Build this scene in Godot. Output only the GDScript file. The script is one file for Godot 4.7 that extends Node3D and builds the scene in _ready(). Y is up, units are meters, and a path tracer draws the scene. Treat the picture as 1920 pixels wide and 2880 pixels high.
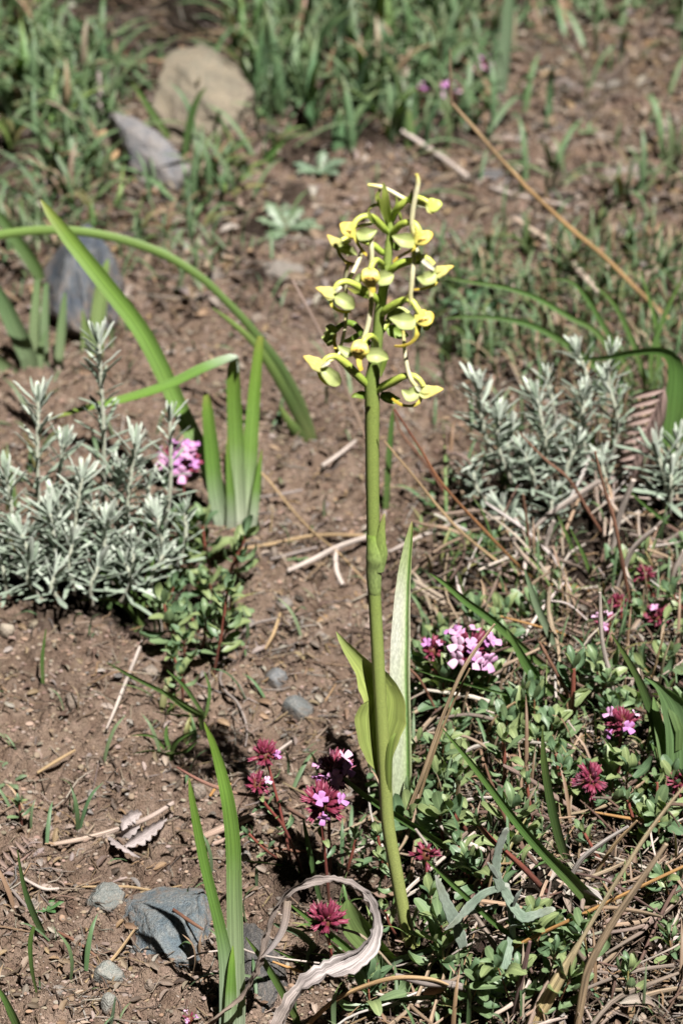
extends Node3D
# An alpine slope seen from about a metre: a yellow-green orchid between thyme, silver shrubs, iris leaves and bare soil. Real size, in metres.

const CAM := Vector3(0.0, 0.62, 0.70)
const PITCH := 33.0
const HALF := 0.18          # tangent of half the vertical view angle
var fwd: Vector3
var up: Vector3
var rng := RandomNumberGenerator.new()
var n1 := FastNoiseLite.new()
var n2 := FastNoiseLite.new()
var n3 := FastNoiseLite.new()
var n4 := FastNoiseLite.new()
var M := {}
var used := {}


# ---------------------------------------------------------------- shapes
class MB:
	var v := PackedVector3Array()
	var n := PackedVector3Array()
	var uv := PackedVector2Array()
	var c := PackedColorArray()
	var ix := PackedInt32Array()

	# a profile swept along a line; P points, W widths, profile in half widths, S side vectors
	func sweep(P: PackedVector3Array, W: PackedFloat32Array, prof: PackedVector2Array, closed: bool, hint: Vector3, twist: PackedFloat32Array, cols: PackedColorArray, pc := PackedColorArray(), depth := 1.0) -> void:
		var np := P.size()
		var m := prof.size()
		var first := v.size()
		var side := hint
		var length := 0.0
		for i in np:
			var t: Vector3 = (P[mini(i + 1, np - 1)] - P[maxi(i - 1, 0)]).normalized()
			if i > 0:
				length += P[i].distance_to(P[i - 1])
			var s: Vector3 = side - t * side.dot(t)
			if s.length() < 1e-4:
				s = t.cross(Vector3(0.3, 0.2, 0.9))
			s = s.normalized()
			if twist.size() == 0 or twist[0] > -900.0:
				side = hint if hint != Vector3.ZERO else s
			if hint == Vector3.ZERO or (twist.size() and twist[0] < -900.0):
				side = s
			var s2 := s
			if twist.size() == np:
				s2 = s.rotated(t, twist[i])
			var nn := s2.cross(t)
			var w := W[i] * 0.5
			var col := cols[i] if cols.size() == np else cols[0].lerp(cols[cols.size() - 1], float(i) / maxf(1.0, np - 1)) if cols.size() < 3 else _ramp(cols, float(i) / maxf(1.0, np - 1))
			for j in m:
				v.append(P[i] + s2 * (prof[j].x * w) + nn * (prof[j].y * w * depth))
				uv.append(Vector2(float(j) / maxf(1.0, m - 1 if not closed else m), length * 30.0))
				c.append(col * pc[j] if pc.size() == m else col)
				n.append(Vector3.ZERO)
		for i in np:
			for j in m:
				var a := first + i * m + j
				var i0 := first + maxi(i - 1, 0) * m + j
				var i1 := first + mini(i + 1, np - 1) * m + j
				var j0 := first + i * m + ((j - 1 + m) % m if closed else maxi(j - 1, 0))
				var j1 := first + i * m + ((j + 1) % m if closed else mini(j + 1, m - 1))
				var nv := (v[i1] - v[i0]).cross(v[j1] - v[j0])
				if nv.length_squared() < 1e-22:
					nv = (P[np - 1] - P[maxi(np - 2, 0)]) if i > np / 2 else (P[0] - P[mini(1, np - 1)])
				n[a] = nv.normalized()
		for i in np - 1:
			for j in (m if closed else m - 1):
				var a := first + i * m + j
				var b := a + m
				var d := first + i * m + (j + 1) % m
				var e := d + m
				ix.append_array([a, d, b, b, d, e])
		if closed and np > 1:
			for end in 2:
				var at: int = 0 if end == 0 else np - 1
				var k := v.size()
				var o := first + at * m
				var dir: Vector3 = (P[0] - P[1]).normalized() if end == 0 else (P[np - 1] - P[np - 2]).normalized()
				for j in m:
					v.append(v[o + j])
					n.append(dir)
					uv.append(uv[o + j])
					c.append(c[o + j])
				for j in range(1, m - 1):
					if end == 0:
						ix.append_array([k, k + j + 1, k + j])
					else:
						ix.append_array([k, k + j, k + j + 1])

	static func _ramp(cols: PackedColorArray, f: float) -> Color:
		var x := f * (cols.size() - 1)
		var k := mini(int(x), cols.size() - 2)
		return cols[k].lerp(cols[k + 1], x - k)

	# a ball squeezed by axes, pushed about by noise and cut by planes
	func rock(at: Vector3, axes: Vector3, basis: Basis, col: Color, col2: Color, noise: FastNoiseLite, amp: float, cuts: Array, rings := 24, sides := 36, dust := 0.0) -> void:
		var first := v.size()
		for i in rings + 1:
			var th := PI * i / rings
			for j in sides + 1:
				var ph := TAU * (j % sides) / sides
				var d := Vector3(sin(th) * cos(ph), cos(th), sin(th) * sin(ph))
				var q := d
				for cut in cuts:
					var over: float = q.dot(cut[0]) - cut[1]
					if over > 0.0:
						q -= cut[0] * over
				var nz := noise.get_noise_3d(d.x * 60 + at.x * 900, d.y * 60, d.z * 60 + at.z * 900)
				var nf := noise.get_noise_3d(d.x * 260, d.y * 260 + at.x * 900, d.z * 260)
				q *= 1.0 + amp * nz + amp * 0.35 * nf
				v.append(at + basis * (q * axes))
				n.append(Vector3.ZERO)
				uv.append(Vector2(float(j) / sides, float(i) / rings))
				var tone := col.lerp(col2, clampf(0.5 + 0.9 * nz + 0.9 * nf, 0, 1))
				if dust > 0.0:
					tone = tone.lerp(Color(0.2, 0.152, 0.122), dust * clampf(0.55 - 1.5 * q.y + 1.6 * nf + 0.8 * nz, 0, 1))
				c.append(tone)
		for i in rings:
			for j in sides:
				var a := first + i * (sides + 1) + j
				var b := a + sides + 1
				# clockwise from outside
				_tri(a, b, a + 1)
				_tri(b, b + 1, a + 1)
		for i in range(first, v.size()):
			n[i] = n[i].normalized() if n[i].length_squared() > 0 else Vector3.UP
		for i in rings + 1:
			var a := first + i * (sides + 1)
			var s := (n[a] + n[a + sides]).normalized()
			n[a] = s
			n[a + sides] = s

	func _tri(a: int, b: int, d: int) -> void:
		var f := (v[d] - v[a]).cross(v[b] - v[a])   # outward for clockwise order
		ix.append_array([a, b, d])
		n[a] += f
		n[b] += f
		n[d] += f

	func mesh(mat: Material, origin := Vector3.ZERO) -> ArrayMesh:
		var arr := []
		arr.resize(Mesh.ARRAY_MAX)
		var vv := v.duplicate()
		if origin != Vector3.ZERO:
			for i in vv.size():
				vv[i] -= origin
		arr[Mesh.ARRAY_VERTEX] = vv
		arr[Mesh.ARRAY_NORMAL] = n
		arr[Mesh.ARRAY_TEX_UV] = uv
		arr[Mesh.ARRAY_COLOR] = c
		arr[Mesh.ARRAY_INDEX] = ix
		var me := ArrayMesh.new()
		me.add_surface_from_arrays(Mesh.PRIMITIVE_TRIANGLES, arr)
		me.surface_set_material(0, mat)
		return me


func circle(k: int, flat := 1.0) -> PackedVector2Array:
	var p := PackedVector2Array()
	for i in k:
		p.append(Vector2(cos(TAU * i / k), sin(TAU * i / k) * flat))
	return p


# an open gutter: fold > 0 lifts the edges towards the viewer
func gutter(k: int, fold: float, keel := 0.0) -> PackedVector2Array:
	var p := PackedVector2Array()
	for i in k:
		var x := 2.0 * i / (k - 1) - 1.0
		p.append(Vector2(x * cos(fold * 0.6 * absf(x)), fold * x * x - keel * maxf(0.0, 1.0 - absf(x) * 4.0)))
	return p


func lens(k: int, thick: float, fold := 0.0) -> PackedVector2Array:
	var p := PackedVector2Array()
	for i in k:
		var a := TAU * i / k
		p.append(Vector2(cos(a), sin(a) * thick + fold * cos(a) * cos(a)))
	return p


func crom(a: Vector3, b: Vector3, c: Vector3, d: Vector3, t: float) -> Vector3:
	return 0.5 * ((2.0 * b) + (c - a) * t + (2.0 * a - 5.0 * b + 4.0 * c - d) * t * t + (3.0 * b - a - 3.0 * c + d) * t * t * t)


func smooth_line(P: PackedVector3Array, W: PackedFloat32Array, per: int) -> Array:
	var q := PackedVector3Array()
	var w := PackedFloat32Array()
	var k := P.size()
	for i in k - 1:
		for s in per:
			var t := float(s) / per
			q.append(crom(P[maxi(i - 1, 0)], P[i], P[i + 1], P[mini(i + 2, k - 1)], t))
			w.append(lerpf(W[i], W[i + 1], smoothstep(0, 1, t) * 0.5 + t * 0.5))
	q.append(P[k - 1])
	w.append(W[k - 1])
	return [q, w]


# ---------------------------------------------------------------- where things stand
func ray(px: float, py: float) -> Vector3:
	return Vector3.RIGHT * ((px - 960.0) / 1440.0 * HALF) + up * ((1440.0 - py) / 1440.0 * HALF) + fwd


func sm(a: float, b: float, x: float) -> float:
	return smoothstep(a, b, x)


# broad relief of the ground
func land(x: float, z: float) -> float:
	var edge := x + 0.004 + 0.12 * z + 0.02 * n1.get_noise_2d(x * 1000 + 500, z * 1000)
	var y := 0.017 * sm(-0.005, 0.075, edge) * sm(-0.62, -0.2, z)
	y += 0.011 * n1.get_noise_2d(x * 1000, z * 1000)
	y += 0.02 * sm(-0.32, -0.75, z) * sm(0.10, -0.05, x)
	return y


# clods, crumbs and cracks
func crumbs(x: float, z: float) -> float:
	var y := 0.0046 * n2.get_noise_2d(x * 1000, z * 1000)
	y -= 0.004 * pow(clampf(n2.get_noise_2d(x * 1700 + 40, z * 1700 + 9) * 2.0 - 0.25, 0, 1), 1.5)
	var a := n3.get_noise_2d(x * 1000, z * 1000)
	y += 0.0030 * (a - 0.5 * absf(a))
	var rough := clampf(0.75 + 1.6 * n1.get_noise_2d(x * 2600 + 900, z * 2600), 0.25, 1.3)
	y += 0.0013 * rough * n4.get_noise_2d(x * 1000, z * 1000)
	return y


func gnd(x: float, z: float) -> Vector3:
	return Vector3(x, land(x, z) + crumbs(x, z), z)


func G(px: float, py: float) -> Vector3:
	var d := ray(px, py)
	var t := CAM.y / -d.y
	for i in 10:
		var p := CAM + d * t
		t = (CAM.y - land(p.x, p.z)) / -d.y
	return CAM + d * t


# a point of an upright thing that stands on B, seen at a pixel; off in millimetres towards the viewer, lean backwards in degrees
func V(px: float, py: float, B: Vector3, off := 0.0, lean := 0.0) -> Vector3:
	var nr := Vector3(0, sin(deg_to_rad(lean)), cos(deg_to_rad(lean)))
	var d := ray(px, py)
	return CAM + d * ((B + nr * off * 0.001 - CAM).dot(nr) / d.dot(nr))


func depth_of(p: Vector3) -> float:
	return (p - CAM).dot(fwd)


func mm_px(p: Vector3) -> float:     # metres that one pixel of the photograph spans there
	return depth_of(p) * HALF / 1440.0


func to_px(p: Vector3) -> Vector2:
	var q := p - CAM
	var d := q.dot(fwd)
	return Vector2(960.0 + q.x / d / HALF * 1440.0, 1440.0 - q.dot(up) / d / HALF * 1440.0)


# spec: x, y, off (mm), width (px) for each control point
func line(spec: Array, B: Vector3, lean := 0.0, per := 5, ox := 0.0, oy := 0.0, k := 1.0) -> Array:
	var P := PackedVector3Array()
	var W := PackedFloat32Array()
	for i in range(0, spec.size(), 4):
		var p := V(ox + spec[i] * k, oy + spec[i + 1] * k, B, spec[i + 2], lean)
		P.append(p)
		W.append(spec[i + 3] * k * mm_px(p))
	return smooth_line(P, W, per)


# spec on the ground: x, y, height above the soil (mm), width (px)
func lying(spec: Array, per := 5) -> Array:
	var P := PackedVector3Array()
	var W := PackedFloat32Array()
	for i in range(0, spec.size(), 4):
		var g := G(spec[i], spec[i + 1])
		# raised points are found along the same line of sight
		var d := ray(spec[i], spec[i + 1])
		g -= d * (spec[i + 2] * 0.001 / -d.y)
		P.append(g)
		W.append(spec[i + 3] * mm_px(g))
	return smooth_line(P, W, per)


# ---------------------------------------------------------------- things
func numbered(called: String) -> String:
	if not used.has(called):
		used[called] = 0
		return called
	used[called] += 1
	return "%s_%03d" % [called, used[called]]


func tag(o: Node, label: String, category: String, group := "", kind := "") -> Node:
	o.set_meta("label", label)
	if category:
		o.set_meta("category", category)
	if group:
		o.set_meta("group", group)
	if kind:
		o.set_meta("kind", kind)
	return o


func thing(called: String, label: String, category: String, at := Vector3.ZERO, group := "") -> Node3D:
	var o := Node3D.new()
	o.name = numbered(called)
	add_child(o)
	o.position = at
	tag(o, label, category, group)
	return o


func top_of(o: Node3D) -> Vector3:
	var p := o
	while p.get_parent() != self:
		p = p.get_parent()
	return p.position


func part(parent: Node3D, called: String, b: MB, mat: Material, label := "") -> MeshInstance3D:
	var o := MeshInstance3D.new()
	o.name = called
	o.mesh = b.mesh(mat, top_of(parent))
	parent.add_child(o, true)
	if label:
		o.set_meta("label", label)
	return o


func inst(parent: Node3D, called: String, mesh: Mesh, t: Transform3D) -> MeshInstance3D:
	var o := MeshInstance3D.new()
	o.name = called
	o.mesh = mesh
	parent.add_child(o, true)
	o.transform = t
	return o


func cc(a: Array) -> PackedColorArray:
	var p := PackedColorArray()
	for x in a:
		p.append(x)
	return p


func L(r: float, g: float, b: float) -> Color:
	return Color(r, g, b)


func vary(c: Color, a: float) -> Color:
	var k := 1.0 + rng.randf_range(-a, a)
	return Color(c.r * k * (1 + rng.randf_range(-a, a) * 0.5), c.g * k, c.b * k * (1 + rng.randf_range(-a, a) * 0.5))


# one blade as one part: a line of control points with widths
func blade(parent: Node3D, called: String, ln: Array, prof: PackedVector2Array, closed: bool, hint: Vector3, cols: Array, mat: Material, twist := PackedFloat32Array(), pc := PackedColorArray(), label := "", depth := 1.0) -> MeshInstance3D:
	var b := MB.new()
	b.sweep(ln[0], ln[1], prof, closed, hint, twist, cc(cols), pc, depth)
	return part(parent, called, b, mat, label)


# a thing that is one swept line on or above the ground (stalk, twig, root, straw)
func stalk(called: String, label: String, category: String, ln: Array, cols: Array, group := "", flat := 1.0, knots := 0) -> Node3D:
	var b := MB.new()
	var P: PackedVector3Array = ln[0]
	var W: PackedFloat32Array = ln[1]
	if knots:
		for i in W.size():
			if i % knots == 0:
				W[i] *= 1.35
	b.sweep(P, W, circle(7, flat), true, Vector3.ZERO, PackedFloat32Array(), cc(cols))
	var o := MeshInstance3D.new()
	o.name = numbered(called)
	var at := P[0]
	o.mesh = b.mesh(M.dry, at)
	o.position = at
	add_child(o)
	tag(o, label, category, group)
	return o


# ---------------------------------------------------------------- materials
func grain(seed_: int, freq: float, lo: float, hi: float, stretch := false, size := 256) -> ImageTexture:
	var f := FastNoiseLite.new()
	f.seed = seed_
	f.frequency = freq
	f.fractal_octaves = 4
	var im := Image.create(size, size, false, Image.FORMAT_RGB8)
	for y in size:
		for x in size:
			var a := TAU * x / size
			var r := size / TAU
			var q: float
			if stretch:
				q = f.get_noise_3d(cos(a) * r * 2.0, sin(a) * r * 2.0, y * 0.06)
			else:
				q = f.get_noise_3d(cos(a) * r, sin(a) * r, float(y))
			var k := clampf(lerpf(lo, hi, clampf(0.5 + q * 0.9, 0, 1)), 0, 1)
			im.set_pixel(x, y, Color(k, k, k))
	return ImageTexture.create_from_image(im)


func mat(called: String, rough: float, tex: Texture2D, back := Color(0, 0, 0), spec := 0.4, bump := 0.0, bump_tex: Texture2D = null) -> StandardMaterial3D:
	var m := StandardMaterial3D.new()
	m.resource_name = called
	m.vertex_color_use_as_albedo = true
	m.roughness = rough
	m.metallic_specular = spec
	m.albedo_texture = tex
	m.cull_mode = BaseMaterial3D.CULL_DISABLED
	if back.r + back.g + back.b > 0:
		m.backlight_enabled = true
		m.backlight = back
	if bump > 0:
		m.heightmap_enabled = true
		m.heightmap_scale = bump
		m.heightmap_texture = bump_tex if bump_tex else tex
	return m


func materials() -> void:
	var veins := grain(11, 0.05, 0.72, 1.0, true)
	var soft := grain(12, 0.06, 0.8, 1.0)
	var fibre := grain(13, 0.07, 0.5, 1.0, true)
	var speck := grain(14, 0.22, 0.55, 1.0)
	var speck_light := grain(18, 0.3, 0.7, 1.0)
	M.leaf = mat("leaf", 0.46, veins, Color(0.6, 0.7, 0.28), 0.5, 0.004)
	M.grass = mat("grass", 0.52, veins, Color(0.5, 0.6, 0.2), 0.4)
	M.orchid = mat("orchid", 0.42, soft, Color(0.2, 0.22, 0.08), 0.42, 0.003, speck)
	M.stem = mat("orchid stem", 0.55, speck_light, Color(0, 0, 0), 0.45, 0.008, speck)
	M.petal = mat("petal", 0.45, soft, Color(0.3, 0.3, 0.14), 0.4)
	M.sepal = mat("sepal", 0.45, veins, Color(0.75, 0.8, 0.4), 0.4)
	M.pink = mat("pink petal", 0.6, soft, Color(0.6, 0.35, 0.55), 0.3)
	M.calyx = mat("calyx", 0.5, soft, Color(0.12, 0.03, 0.05), 0.4)
	M.wool = mat("woolly leaf", 0.95, soft, Color(0.25, 0.28, 0.2), 0.15)
	M.wool.rim_enabled = true
	M.wool.rim = 0.5
	M.wool.rim_tint = 0.3
	M.mealy = mat("mealy leaf", 0.42, soft, Color(0.2, 0.24, 0.1), 0.4, 0.006, speck)
	M.dry = mat("dry stem", 0.75, fibre, Color(0, 0, 0), 0.3, 0.005)
	M.straw = mat("dry leaf", 0.6, fibre, Color(0.3, 0.26, 0.2), 0.35, 0.004)
	M.stone = mat("stone", 0.85, speck, Color(0, 0, 0), 0.3)
	M.stone.uv1_triplanar = true
	M.stone.uv1_scale = Vector3(45, 45, 45)
	M.stone.heightmap_enabled = true
	M.stone.heightmap_texture = grain(15, 0.1, 0.0, 1.0)
	M.stone.heightmap_scale = 0.05
	M.soil = mat("soil", 0.95, grain(16, 0.13, 0.7, 1.0, false, 512), Color(0, 0, 0), 0.15)
	M.soil.uv1_triplanar = true
	M.soil.uv1_world_triplanar = true
	M.soil.uv1_scale = Vector3(22, 22, 22)
	M.soil.heightmap_enabled = true
	M.soil.heightmap_texture = grain(17, 0.12, 0.0, 1.0, false, 512)
	M.soil.heightmap_scale = 0.12
	M.grit = mat("grit", 0.9, null, Color(0, 0, 0), 0.2)


func _ready() -> void:
	var cam := Camera3D.new()
	cam.name = "camera"
	var at := CameraAttributesPhysical.new()
	at.frustum_focal_length = 12.0 / HALF
	at.frustum_near = 0.02
	at.frustum_far = 400.0
	at.frustum_focus_distance = 0.895
	at.exposure_aperture = 11.0
	cam.attributes = at
	cam.fov = rad_to_deg(2.0 * atan(HALF))
	cam.near = 0.02
	cam.far = 400.0
	add_child(cam)
	cam.position = CAM
	cam.rotation_degrees = Vector3(-PITCH, 0, 0)
	fwd = Vector3(0, -sin(deg_to_rad(PITCH)), -cos(deg_to_rad(PITCH)))
	up = Vector3(0, cos(deg_to_rad(PITCH)), -sin(deg_to_rad(PITCH)))

	var around := WorldEnvironment.new()
	around.name = "daylight"
	var e := Environment.new()
	e.background_mode = Environment.BG_SKY
	var sky := Sky.new()
	var sm_ := ProceduralSkyMaterial.new()
	sm_.sky_top_color = Color(0.20, 0.36, 0.66)
	sm_.sky_horizon_color = Color(0.62, 0.72, 0.84)
	sm_.sky_curve = 0.15
	sm_.ground_bottom_color = Color(0.16, 0.13, 0.10)
	sm_.ground_horizon_color = Color(0.45, 0.45, 0.42)
	sm_.sky_energy_multiplier = 0.09
	sm_.ground_energy_multiplier = 0.09
	sky.sky_material = sm_
	e.sky = sky
	e.tonemap_mode = Environment.TONE_MAPPER_LINEAR
	e.tonemap_exposure = 2.6
	e.sdfgi_enabled = true
	e.ssao_enabled = true
	e.ssil_enabled = true
	around.environment = e
	add_child(around)

	var sun := DirectionalLight3D.new()
	sun.name = "sun"
	sun.light_energy = 1.6
	sun.light_color = Color(1.0, 0.98, 0.955)
	sun.light_angular_distance = 0.5
	sun.shadow_enabled = true
	add_child(sun)
	sun.look_at_from_position(Vector3.ZERO, Vector3(-0.21, -0.906, -0.36), Vector3.UP)

	rng.seed = 7
	for f in [[n1, 3, 0.011, 3], [n2, 5, 0.05, 3], [n3, 8, 0.16, 3], [n4, 9, 0.42, 2]]:
		f[0].seed = f[1]
		f[0].frequency = f[2]
		f[0].fractal_octaves = f[3]
	materials()
	build_ground()
	build_stones()
	build_orchid()
	build_iris()
	build_silver()
	build_thyme()
	build_grass()
	build_dead()
	build_litter()


# ---------------------------------------------------------------- the ground
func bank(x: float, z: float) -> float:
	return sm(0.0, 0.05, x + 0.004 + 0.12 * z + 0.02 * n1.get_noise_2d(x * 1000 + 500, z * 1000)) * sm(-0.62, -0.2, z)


# shade painted into the soil colour under shrubs, thyme and far turf
var shade_spots := []

func painted_shade(x: float, z: float) -> float:
	if shade_spots.is_empty():
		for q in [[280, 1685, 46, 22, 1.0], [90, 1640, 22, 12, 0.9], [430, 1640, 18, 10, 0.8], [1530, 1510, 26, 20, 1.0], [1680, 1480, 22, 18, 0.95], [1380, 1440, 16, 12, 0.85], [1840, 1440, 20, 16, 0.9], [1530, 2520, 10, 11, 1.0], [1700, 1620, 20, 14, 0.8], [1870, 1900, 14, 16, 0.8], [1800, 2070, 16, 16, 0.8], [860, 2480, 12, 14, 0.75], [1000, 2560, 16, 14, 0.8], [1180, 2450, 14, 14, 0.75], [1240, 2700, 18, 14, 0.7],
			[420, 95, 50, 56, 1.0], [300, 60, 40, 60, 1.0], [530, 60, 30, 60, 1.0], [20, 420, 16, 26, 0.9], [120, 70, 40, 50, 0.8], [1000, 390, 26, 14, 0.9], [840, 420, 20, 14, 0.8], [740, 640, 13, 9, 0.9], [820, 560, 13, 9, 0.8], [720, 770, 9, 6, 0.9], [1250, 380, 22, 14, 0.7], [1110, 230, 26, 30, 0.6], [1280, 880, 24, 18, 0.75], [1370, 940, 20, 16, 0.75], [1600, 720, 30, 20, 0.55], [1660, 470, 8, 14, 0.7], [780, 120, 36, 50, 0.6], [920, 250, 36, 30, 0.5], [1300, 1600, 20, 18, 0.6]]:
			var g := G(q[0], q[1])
			shade_spots.append([g.x, g.z, q[2] * 0.001, q[3] * 0.001, q[4]])
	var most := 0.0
	for q in shade_spots:
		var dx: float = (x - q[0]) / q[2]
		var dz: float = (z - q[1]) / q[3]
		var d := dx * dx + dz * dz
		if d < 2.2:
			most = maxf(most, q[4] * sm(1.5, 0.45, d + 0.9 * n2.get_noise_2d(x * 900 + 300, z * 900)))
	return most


func build_ground() -> void:
	var x0 := -0.34
	var x1 := 0.34
	var z0 := -1.05
	var z1 := 0.20
	var step := 0.00135
	var nx := int((x1 - x0) / step)
	var nz := int((z1 - z0) / step)
	var hs := PackedFloat32Array()
	hs.resize((nx + 1) * (nz + 1))
	var b := MB.new()
	b.v.resize(hs.size())
	b.n.resize(hs.size())
	b.c.resize(hs.size())
	b.uv.resize(hs.size())
	for j in nz + 1:
		for i in nx + 1:
			var x := x0 + i * step
			var z := z0 + j * step
			var k := j * (nx + 1) + i
			var cr := crumbs(x, z)
			hs[k] = land(x, z) + cr
			b.v[k] = Vector3(x, hs[k], z)
			b.uv[k] = Vector2(x, z)
			var moist := clampf(0.5 + 1.1 * n2.get_noise_2d(x * 300 + 77, z * 300), 0, 1)
			var tone := n3.get_noise_2d(x * 700 + 31, z * 700)
			var col := L(0.212, 0.154, 0.118).lerp(L(0.146, 0.104, 0.079), moist)
			col = col.lerp(L(0.265, 0.20, 0.163), clampf(tone * 0.9, 0, 1)).lerp(L(0.10, 0.062, 0.045), clampf(-tone * 0.9 - 0.1, 0, 1))
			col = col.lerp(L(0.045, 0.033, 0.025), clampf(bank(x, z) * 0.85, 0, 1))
			var soil_shade := painted_shade(x, z)
			if soil_shade > 0.0:
				col = col.lerp(L(0.022, 0.017, 0.014), soil_shade)  # near-black soil colour stands for the shade beneath the plants
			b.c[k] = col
	for j in nz + 1:
		for i in nx + 1:
			var k := j * (nx + 1) + i
			var dx := hs[k + (1 if i < nx else 0)] - hs[k - (1 if i > 0 else 0)]
			var dz := hs[k + ((nx + 1) if j < nz else 0)] - hs[k - ((nx + 1) if j > 0 else 0)]
			b.n[k] = Vector3(-dx, 2.0 * step, -dz).normalized()
	b.ix.resize(nx * nz * 6)
	var w := 0
	for j in nz:
		for i in nx:
			var a := j * (nx + 1) + i
			var d := a + nx + 1
			b.ix[w] = a
			b.ix[w + 1] = a + 1
			b.ix[w + 2] = d
			b.ix[w + 3] = a + 1
			b.ix[w + 4] = d + 1
			b.ix[w + 5] = d
			w += 6
	var o := MeshInstance3D.new()
	o.name = "ground"
	o.mesh = b.mesh(M.soil)
	add_child(o)
	tag(o, "bare brown crumbly soil between the plants", "", "", "structure")
	# the slope goes on to the horizon, as rings that start under the rim of the fine sheet
	var far := MB.new()
	var cx := (x0 + x1) / 2
	var cz := (z0 + z1) / 2
	var rad: Array[float] = [0.0, 0.3, 1.2, 3.0, 9.0, 30.0, 110.0, 300.0]
	for q in rad.size():
		for s in 65:
			var a := TAU * s / 64
			var hx: float = (x1 - x0) / 2 - 0.01 + rad[q]
			var hz: float = (z1 - z0) / 2 - 0.01 + rad[q]
			var ca := cos(a)
			var sa := sin(a)
			var kk := 1.0 / maxf(absf(ca), absf(sa))
			var x := cx + hx * ca * kk
			var z := cz + hz * sa * kk
			far.v.append(Vector3(x, land(x, z) - (0.008 if q < 1 else 0.004) + 0.02 * rad[q] * n2.get_noise_2d(x * 3, z * 3), z))
			far.n.append(Vector3.UP)
			far.uv.append(Vector2(x, z))
			far.c.append(L(0.12, 0.10, 0.06).lerp(L(0.06, 0.08, 0.03), clampf(rad[q] / 3.0, 0, 1)))
	for q in rad.size() - 1:
		for s in 64:
			var a := q * 65 + s
			var d := a + 65
			far.ix.append_array([a, a + 1, d, a + 1, d + 1, d])
	var fo := MeshInstance3D.new()
	fo.name = "land"
	fo.mesh = far.mesh(M.soil)
	add_child(fo)
	tag(fo, "open turf slope running on beyond the bare patch", "", "", "structure")


# ---------------------------------------------------------------- where a thing stands, in words
const MARKS := [[560, 320, "the tan boulder"], [425, 475, "the grey squarish stone"], [232, 830, "the dark blue-grey stone"], [800, 620, "the lobed grey-green herb"], [900, 480, "the blue-green leaf rosette"], [1370, 210, "the blurred pink thyme"], [1410, 250, "the single tall pale blade"], [1265, 140, "the orange stalk's tip"], [1480, 528, "the orange stalk's bend"], [1700, 725, "the orange stalk's middle"], [1330, 860, "the dark narrow-leaved herb"], [1640, 1000, "the right silver shrub's top"], [1400, 1250, "the right silver shrub"], [1860, 1300, "the silver shoot"], [1800, 1200, "the fern-like dry leaf"], [250, 1400, "the left silver shrub"], [640, 1400, "the folded iris clump"], [870, 1220, "the arching iris root"], [300, 640, "the arching iris leaf"], [1000, 1540, "the bleached forked twig"], [1250, 1690, "the dry seed head"], [1300, 1840, "the large pink cluster"], [1610, 1900, "the large thyme shoot"], [1745, 2020, "the three lilac flowers"], [1660, 2200, "the closed bud head"], [1415, 2110, "the cupped thyme leaves"], [1840, 1740, "the crimson buds"], [1690, 1480, "the thick bleached stem"], [1530, 1520, "the dark gap"], [1740, 2330, "the white weathered twig"], [1450, 2420, "the scarlet stem"], [1400, 2480, "the grey forked herb"], [1215, 2785, "the brown bud"], [1620, 2660, "the bright straw"], [1780, 2500, "the broad tan straw"], [1130, 2250, "the strap leaf foot"], [1150, 2640, "the orchid foot"], [930, 2640, "the dead leaf loop"], [735, 2740, "the dark grey stone"], [480, 2610, "the large blue-grey stone"], [660, 2860, "the young iris"], [915, 2260, "the twin crimson heads"], [740, 2160, "the dark red bud head"], [300, 2345, "the withered serrate leaf"], [90, 2600, "the withered blades"], [570, 2010, "the bright small tuft"], [390, 1750, "the spreading tuft"], [640, 1880, "the looping root"], [840, 1990, "the grey soil stones"], [1890, 2050, "the wide light leaves"], [1510, 740, "the papery straw"], [1800, 1110, "the long arching grass"], [1890, 520, "the far right soil"], [1900, 2800, "the withered heap"], [1050, 2800, "the tan bent stalk"], [60, 2250, "the left edge seedling"], [100, 160, "the far left turf"], [950, 150, "the far stand's middle"]]
var said := {}

func spot(words: String, p: Vector2) -> String:
	var order := []
	for m in MARKS:
		order.append([p.distance_to(Vector2(m[0], m[1])), m])
	order.sort_custom(func(a, b): return a[0] < b[0])
	for o in order.slice(0, 3):
		var d := p - Vector2(o[1][0], o[1][1])
		var rel := "beside"
		if d.length() > 45:
			rel = ("right of" if d.x > 0 else "left of") if absf(d.x) > absf(d.y) else ("below" if d.y > 0 else "above")
		for far in ["close ", "", "further "] if d.length() < 90 else ["", "further "]:
			var t: String = "%s %s%s %s" % [words, far if rel != "beside" else "", rel, o[1][2]]
			if not said.has(t):
				said[t] = true
				return t
	return words + " " + ("above " if p.y < order[0][1][1] else "below ") + order[0][1][2]


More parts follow.
